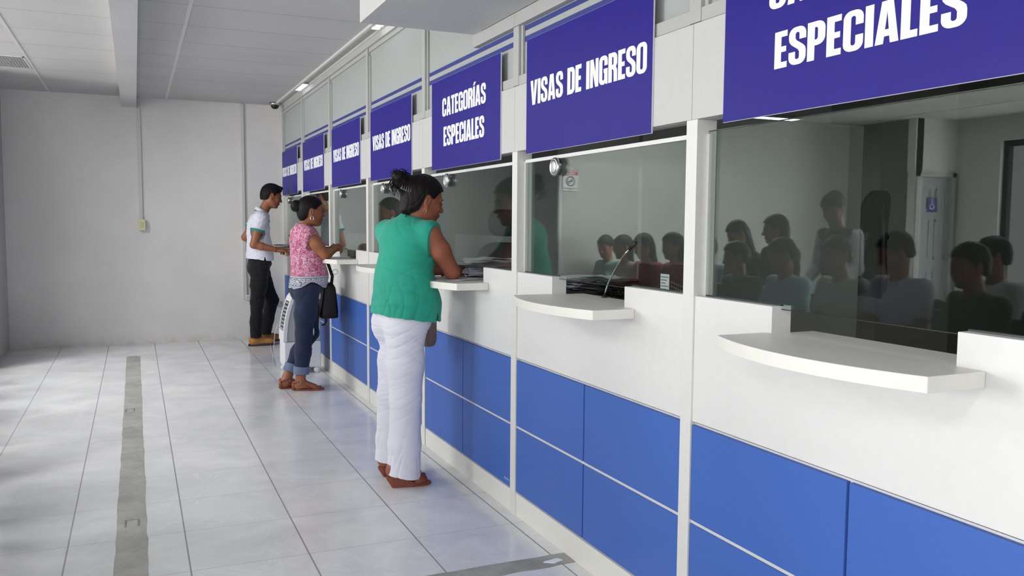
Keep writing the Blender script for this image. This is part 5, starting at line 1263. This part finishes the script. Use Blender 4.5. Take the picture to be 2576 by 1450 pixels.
def cut_m(X, Y, Z):
    hem = .972 + .025 * np.clip((-X - .3) / .2, 0, 1) + np.clip(.045 - np.abs(X + .335) * 3.4, 0, 1) * (Y < 9.98)
    nk = J['neck'] + V(.035, 0, .055); out = np.maximum(hem - Z, .070 - np.sqrt((X - nk[0]) ** 2 + (Y - nk[1]) ** 2 + ((Z - nk[2]) * .8) ** 2))
    for sd, e in (('shR', 'elR'), ('shL', 'elL')):
        d_ = nrm(J[e] - J[sd]); p = J[sd] + d_ * .148; sgn = (X - p[0]) * d_[0] + (Y - p[1]) * d_[1] + (Z - p[2]) * d_[2]
        rr_ = np.sqrt((X - p[0]) ** 2 + (Y - p[1]) ** 2 + (Z - p[2]) ** 2) - .105; out = np.maximum(out, np.where(rr_ < 0, sgn, -1))
    return out
S.keep(cut_m); f1, f2 = folds(.0070, 26, 20, 24, 51), folds(.0030, 50, 40, 60, 16)
sh_o = S.mesh('polo_shirt', POLO, pm, lambda p: f1(p) + f2(p))
for sd, e in (('shR', 'elR'), ('shL', 'elL')):
    d_ = nrm(J[e] - J[sd]); p = J[sd] + d_ * .140; bm = bmesh.new(); tube(bm, [p - d_ * .006, p + d_ * .016], [.0815, .0805], 30); part_label(link('sleeve_band', bm, TEAL, sh_o, True), 'green sleeve band')
nk = J['neck']; bm = bmesh.new()
for i in range(28):
    t = math.radians(40 + 280 * i / 27); t2 = math.radians(40 + 280 * (i + 1) / 27)
def collar_pt(t, r, z): return nk + V(r * math.cos(t) * 1.0 - .008, r * 1.02 * math.sin(t), z - .040 * math.cos(t))
R0 = []
for i in range(29):
    t = math.radians(25 + 310 * i / 28); R0.append([bm.verts.new(collar_pt(t, .060, .034)), bm.verts.new(collar_pt(t, .066, .040)), bm.verts.new(collar_pt(t, .082, -.006)), bm.verts.new(collar_pt(t, .076, -.010))])
for p, q in zip(R0, R0[1:]):
    for i in range(4): bm.faces.new((p[i], p[(i + 1) % 4], q[(i + 1) % 4], q[i]))
bm.faces.new(R0[0][::-1]); bm.faces.new(R0[-1]); link('collar', bm, POLO, sh_o, True)
bm = bmesh.new(); tube(bm, [collar_pt(math.radians(25 + 310 * i / 28), .0835, -.008) for i in range(29)], .0028, 6); tube(bm, [nk + V(.058, -.03, -.03), nk + V(.072, -.02, -.11)], .006, 6); part_label(link('collar_edge', bm, TEAL, sh_o, True), 'green collar edging')
BLK = cloth('black_trouser_cloth', (20, 20, 22), .1, .85)
S = Solid(V(-.62, 9.70, .05), V(-.06, 10.40, 1.04), .0044)
S.ell(J['pelvis'] + V(-.004, 0, -.02), J['P'], (.132, .165, .11), .0)
for q in (-1, 1): S.ell(V(-.395, 9.98 + q * .08, .875), J['P'], (.108, .088, .100), .04)
S.chain([V(-.385, 9.89, .87), V(-.395, 9.895, .70), J['knR'], V(-.428, 9.925, .28), V(-.436, 9.945, .03)], [.106, .094, .074, .068, .068], .03)
S.chain([V(-.355, 10.07, .87), V(-.315, 10.09, .70), J['knL'] + V(-.01, 0, 0), V(-.262, 10.19, .28), V(-.295, 10.235, .03)], [.106, .096, .078, .068, .068], .03)
S.keep(lambda X, Y, Z: np.maximum(.095 - Z, Z - 1.02)); f1, f2 = folds(.0060, 20, 18, 34, 61), folds(.0036, 26, 26, 70, 17)
S.mesh('trousers', BLK, pm, lambda p: f1(p) + f2(p) * np.clip((.35 - p[:, 2]) / .2, .2, 1))
BOOT = mat('tan_nubuck', (168, 118, 66), .7, .2, noise=.1, nscale=30); SOLE = mat('dark_rubber', (44, 40, 38), .7)
BOOT2 = BOOT
for k, (hx, hy, d_, bmat_) in enumerate(((-.505, 9.945, (1, .04, 0), BOOT), (-.365, 10.235, (1, .18, 0), BOOT))):
    dd = nrm(V(*d_)); ll = V(-dd[1], dd[0], 0); H_ = V(hx, hy, 0); Q = lambda a, b, z: H_ + dd * a + ll * b + V(0, 0, z)
    S = Solid(V(hx - .06, hy - .12, -.02), V(hx + .34, hy + .14, .20), .0036)
    S.cap(Q(.055, 0, .06), Q(.06, 0, .115), .047, .044, .02); S.cap(Q(.045, 0, .055), Q(.22, 0, .045), .046, .034, .03, ll, 1.12); S.ell(Q(.225, 0, .045), np.array([dd, ll, [0, 0, 1]]), (.062, .048, .036), .02); S.cap(Q(.09, 0, .085), Q(.17, 0, .065), .036, .03, .03)
    S.keep(lambda X, Y, Z: np.maximum(.018 - Z, Z - .135)); bo = S.mesh('boot', bmat_, pm, folds(.0012, 40, 40, 40, 3))
    bm = bmesh.new(); sole_prism(bm, (hx, hy), d_, [i * .292 / 28 - .010 for i in range(29)], lambda a: .0006, lambda a: .026, fw(.285, .044)); link('boot_sole', bm, SOLE, bo, bevel=.002)
    bm = bmesh.new()
    for i in range(4): tube(bm, [Q(.105 + i * .022, -.028, .108 - i * .010), Q(.112 + i * .022, 0, .117 - i * .011), Q(.105 + i * .022, .028, .108 - i * .010)], .003, 6)
    link('laces', bm, mat('lace', (70, 62, 52), .8), bo, True)
bm = bmesh.new(); w0 = J['wrR'] + (J['elR'] - J['wrR']) * .06; dw = nrm(J['wrR'] - J['elR']); e1 = nrm(np.cross(dw, [0, 0, 1])); e2 = np.cross(dw, e1)
tube(bm, [w0 + e1 * .030 * math.cos(t) + e2 * .030 * math.sin(t) for t in np.linspace(0, 6.28, 25)], .0030, 6, False); part_label(link('bracelet', bm, mat('dark_red_cord', (70, 26, 24), .7), pm, True), 'dark red cord bracelet')
w0 = J['wrL']; dw = nrm(J['wrL'] - J['elL']); e1 = nrm(np.cross(dw, [0, 0, 1])); e2 = np.cross(dw, e1); bm = bmesh.new()
tube(bm, [w0 + e1 * .031 * math.cos(t) + e2 * .031 * math.sin(t) for t in np.linspace(0, 6.28, 25)], .007, 6, False); part_label(link('wristwatch', bm, steel, pm, True), 'steel wristwatch')
# ------------------------------------------------------------------ people waiting on the left (mirrored in the glass)
CH = mat('waiting_chair_shell', (26, 26, 30), .4, .4)
def waiting_chair():
    o = empty('waiting_chair', (0, 0, 0), '', 'chair', 'waiting room chairs')
    bm = bmesh.new(); blob_box(bm, (.0, 0, .43), .22, .22, .022, 4, 24, 8); link('seat', bm, CH, o, True)
    bm = bmesh.new(); blob_box(bm, (-.24, 0, .68), .020, .22, .19, 2.6, 24, 12, bend=-.04); link('backrest', bm, CH, o, True)
    for sx in (-.18, .17):
        for sy in (-.19, .19):
            bm = bmesh.new(); tube(bm, [(sx, sy, .0), (sx * .92, sy * .95, .42)], .011, 8); link('leg', bm, steel, o, True)
    for sy in (-.2, .2):
        bm = bmesh.new(); tube(bm, [(-.16, sy, .42), (-.235, sy, .5), (-.26, sy * .95, .62)], .010, 8); link('back_support', bm, steel, o, True)
    return o
proto_ch = waiting_chair(); first_ch = [True]
def place_chair(x, y, label):
    if first_ch[0]:
        first_ch[0] = False; o = proto_ch
    else:
        o = proto_ch.copy(); COL.objects.link(o)
        for ch in list(proto_ch.children):
            c = ch.copy(); COL.objects.link(c); c.parent = o; c.matrix_parent_inverse = Matrix.Identity(4)
    o.location = (x, y, 0); o.rotation_euler = (0, 0, 0); o['label'] = label
    return o
def waiting_person(x, y, ztop, label, shirt, trou, hairc=(20, 16, 15), long_hair=False, female=False, standing=False, yaw=0, pitch=8, hyaw=None, skin_m=None, sleeve=.16, bare=False):
    """x, y: where the head is"""
    T = frame(yaw, 6 if not standing else 12); f = frame(yaw)[0]; l = frame(yaw)[1]; s = 1.0
    hz = ztop - .125; H = V(x, y, hz); HRr = frame(yaw if hyaw is None else hyaw, pitch)
    nk = H - f * .05 + V(0, 0, -.175); ch = nk - f * .045 + V(0, 0, -.20); wa = ch - f * .02 + V(0, 0, -.19)
    if standing: pe = V(x, y, 0) - f * .12 + V(0, 0, .93 * (ztop / 1.62))
    else: pe = V(x, y, 0) - f * .13 + V(0, 0, .545)
    wa = (ch + pe) / 2
    J = dict(T=T, P=frame(yaw), pelvis=pe, waist=wa, chest=ch, neck=nk, shR=nk - l * .165 - f * .03 + V(0, 0, -.055), shL=nk + l * .165 - f * .03 + V(0, 0, -.055), head=H)
    if standing:
        k = pe[2]
        J.update(elR=J['shR'] - l * .05 + f * .02 + V(0, 0, -.27), elL=J['shL'] + l * .05 + f * .02 + V(0, 0, -.27))
        J.update(wrR=J['elR'] + f * .17 + l * .05 + V(0, 0, -.12), wrL=J['elL'] + f * .17 - l * .05 + V(0, 0, -.12))
        J.update(hipR=pe - l * .08 + V(0, 0, -.05), hipL=pe + l * .08 + V(0, 0, -.05), knR=pe - l * .09 + V(0, 0, -k * .47), knL=pe + l * .09 + f * .05 + V(0, 0, -k * .47))
        J.update(anR=pe - l * .09 - f * .02 + V(0, 0, -k + .09), anL=pe + l * .10 + f * .03 + V(0, 0, -k + .09))
    else:
        J.update(elR=J['shR'] - l * .05 + f * .06 + V(0, 0, -.26), elL=J['shL'] + l * .05 + f * .06 + V(0, 0, -.26))
        J.update(wrR=J['elR'] + f * .22 + l * .10 + V(0, 0, -.02), wrL=J['elL'] + f * .22 - l * .10 + V(0, 0, -.02))
        J.update(hipR=pe - l * .09 + V(0, 0, -.01), hipL=pe + l * .09 + V(0, 0, -.01), knR=pe - l * .11 + f * .40 + V(0, 0, .0), knL=pe + l * .11 + f * .40 + V(0, 0, .0))
        J.update(anR=pe - l * .11 + f * .40 + V(0, 0, -.46), anL=pe + l * .11 + f * .42 + V(0, 0, -.46))
    o = empty('person', (pe[0], pe[1], 0), label, 'person', 'people in the waiting room')
    hh = .0085; lo, hi = bounds(J, .19); lo[2] = max(lo[2], -.02); S = Solid(lo, hi, hh)
    torso(S, J, -.01, female, .98, .98); head(S, H, HRr, 1.04); S.cap(H - HRr[0] * .028 - HRr[2] * .07, nk, .052, .058, .03)
    arm(S, J['shR'], J['elR'], J['wrR']); arm(S, J['shL'], J['elL'], J['wrL'])
    hand(S, J['wrR'], f * .8 + l * .4 + V(0, 0, -.2), V(0, 0, -1) + l * .3, l, 25, 1.08); hand(S, J['wrL'], f * .8 - l * .4 + V(0, 0, -.2), V(0, 0, -1) - l * .3, -l, 25, 1.08)
    leg(S, J['hipR'], J['knR'], J['anR']); leg(S, J['hipL'], J['knL'], J['anL'])
    S.mesh('body', skin_m or SK3, o)
    S = Solid(H - V(.24, .24, .36 if long_hair else .22), H + .22, .0065)
    HLm = [(-.2, -.07), (-.06, -.06), (-.042, -.03), (-.030, .030), (-.006, .032), (.008, .004), (.020, .006), (.034, .034), (.062, .060), (.085, .070), (.2, .078)]
    def ex(S, P, s_):
        if long_hair: S.cap(P(-.05, 0, -.03), P(-.06, 0, -.20), .085, .06, .03); 
    hair_cap(S, H, HRr, 1.06, HLm, .016, ex); S.mesh('hair', HAIR, o, folds(.004, 50, 60, 40, int(abs(y) * 10)))
    S = Solid(lo, hi, hh); torso(S, J, .012, female, 1.0, 1.0); S.ell(wa, frame(yaw), (.13, .17, .17), .06)
    if not bare:
        for sd, e in (('shR', 'elR'), ('shL', 'elL')):
            d_ = nrm(J[e] - J[sd]); S.cap(J[sd], J[sd] + d_ * sleeve, .066, .062, .03)
            if sleeve > .24: S.cap(J[e], J[e.replace('el', 'wr')], .055, .040, .02)
    nn = nk + f * .04 + V(0, 0, .055); zb = pe[2] - (.05 if standing else .0)
    S.keep(lambda X, Y, Z: np.maximum(zb - Z, .075 - np.sqrt((X - nn[0]) ** 2 + (Y - nn[1]) ** 2 + (Z - nn[2]) ** 2)))
    S.mesh('shirt', cloth('shirt_%d_%d_%d' % shirt, shirt, .05), o, folds(.006, 26, 22, 24, int(abs(y) * 7)))
    S = Solid(lo, hi, hh); S.ell(pe, frame(yaw), (.125, .165, .11), .0); S.cap(J['hipR'], J['knR'], .098, .078, .03); S.cap(J['knR'], J['anR'], .076, .06, .02); S.cap(J['hipL'], J['knL'], .098, .078, .03); S.cap(J['knL'], J['anL'], .076, .06, .02)
    zt, zk = pe[2] + .06, .12; S.keep(lambda X, Y, Z: np.maximum(zk - Z, Z - zt)); S.mesh('trousers', cloth('trousers_%d_%d_%d' % trou, trou, .08), o, folds(.005, 24, 24, 30, 3))
    for a in ('anR', 'anL'):
        bm = bmesh.new(); c = J[a]; h0 = (c[0] - f[0] * .06, c[1] - f[1] * .06); sole_prism(bm, h0, tuple(f), [i * .26 / 16 for i in range(17)], lambda t: .0006, lambda t: .11 - .06 * min(max((t - .07) / .12, 0), 1), fw(.26, .05))
        link('shoe', bm, SOLE, o, bevel=.01)
    return o, J
ppl = [  # x, y, ztop, label, shirt, trousers, options
 (-2.79, 4.05, 1.37, 'seated person in a crisp white collared shirt, head bowed, mirrored before the washroom door', (200, 204, 214), (40, 42, 52), dict(pitch=22, hyaw=25)),
 (-2.74, 3.47, 1.31, 'seated person in a dull green top, close cropped head, mirrored under the washroom wall', (74, 92, 70), (40, 36, 34), dict(yaw=12)),
 (-2.70, 2.93, 1.27, 'seated person in a dark brown shirt, mirrored beside the green plant', (52, 44, 40), (34, 34, 38), dict(yaw=8)),
 (-2.86, 4.62, 1.33, 'seated person in a pale grey printed t-shirt below the standing man', (168, 180, 172), (52, 54, 60), dict()),
 (-2.95, 5.29, 1.30, 'seated person in a pale blue polo shirt with tousled short hair, reading', (150, 186, 196), (60, 60, 66), dict(pitch=20, hyaw=14)),
 (-3.05, 5.98, 1.26, 'seated person in a dark green top with small earrings', (44, 66, 56), (38, 38, 44), dict(female=True, hyaw=20)),
 (-3.18, 7.13, 1.32, 'seated person in a red checked top, mirrored above the labelled machine', (150, 36, 56), (36, 36, 44), dict(female=True, long_hair=True, bare=True)),
 (-3.27, 7.80, 1.30, 'seated person in a crimson top with long dark hair behind the microphone tip', (140, 30, 50), (30, 30, 36), dict(female=True, long_hair=True, pitch=18)),
 (-3.34, 8.34, 1.275, 'seated person in a mauve blouse mirrored beside the microphone stem', (150, 124, 126), (40, 40, 48), dict(female=True, long_hair=True, bare=True)),
 (-3.42, 8.86, 1.265, 'seated person in a pale aqua blouse, mirrored above the white papers', (120, 152, 148), (44, 44, 50), dict(female=True, yaw=-14, hyaw=-30, pitch=16)),
 (-3.80, 7.40, 1.285, 'seated person in a light blue striped shirt in the second row, beside the window post', (140, 184, 200), (40, 44, 56), dict()),
 (-3.62, 3.98, 1.335, 'seated person in a white shirt in the second row, partly behind the person in green', (196, 202, 206), (46, 46, 52), dict(hyaw=30)),
 (-3.70, 6.24, 1.50, 'standing person with loose dark wavy hair and a dark blouse, mirrored under the largest sign', (44, 46, 46), (32, 34, 40), dict(standing=True, female=True, long_hair=True, hyaw=30)),
 (-3.72, 6.80, 1.445, 'standing person in a dark blouse with bowed head behind the reader in blue', (56, 50, 50), (40, 40, 44), dict(standing=True, female=True, long_hair=True, pitch=30)),
 (-3.60, 5.42, 1.685, 'standing person in a black waistcoat over pale sleeves, looking down', (44, 46, 52), (34, 34, 38), dict(standing=True, pitch=34, hyaw=-20, sleeve=.10)),
]
for (x, y, zt, lab, sh, tr_, kw) in ppl:
    o, Jp = waiting_person(x, y, zt, lab, sh, tr_, **kw)
    if not kw.get('standing'):
        place_chair(Jp['pelvis'][0] + .03, y, 'black waiting room chair under the ' + ' '.join(lab.split(' mirrored')[0].split(',')[0].split()[:9]))
    if 'waistcoat' in lab:
        for sd, e, w_ in (('shR', 'elR', 'wrR'), ('shL', 'elL', 'wrL')):
            S = Solid(np.minimum(np.minimum(Jp[sd], Jp[e]), Jp[w_]) - .1, np.maximum(np.maximum(Jp[sd], Jp[e]), Jp[w_]) + .1, .007)
            S.cap(Jp[sd], Jp[e], .071, .056, .02); S.cap(Jp[e], Jp[w_], .055, .040, .02); part_label(S.mesh('sleeve', cloth('pale_sleeve', (196, 200, 206)), o, folds(.004, 20, 20, 20, 2)), 'pale shirt sleeve')
    if 'reading' in lab or 'green top' in lab or 'bowed' in lab:
        c = (Jp['wrR'] + Jp['wrL']) / 2 + V(.09, 0, .02)
        papers('paper_sheet', 'white paper held by the ' + ' '.join(lab.split(',')[0].split()[:8]), 'paper', c[0], c[1], c[2], 2, .20, .28, .2, 0.3)
for (x, y) in ((-3.05, 6.58), (-3.55, 4.62), (-3.65, 5.25), (-3.95, 7.98), (-4.0, 8.52), (-3.55, 3.40)):
    place_chair(x, y, 'empty black waiting room chair ' + {6.58: 'in the front row beside the person in dark green', 4.62: 'in the second row behind the grey t-shirt', 5.25: 'in the second row behind the blue polo shirt', 7.98: 'in the second row next to the striped shirt', 8.52: 'in the second row by the far wall', 3.40: 'in the second row behind the dull green top'}[y])
# a tiny glimpse of pink clothing is outside the left edge of the photo and is left out
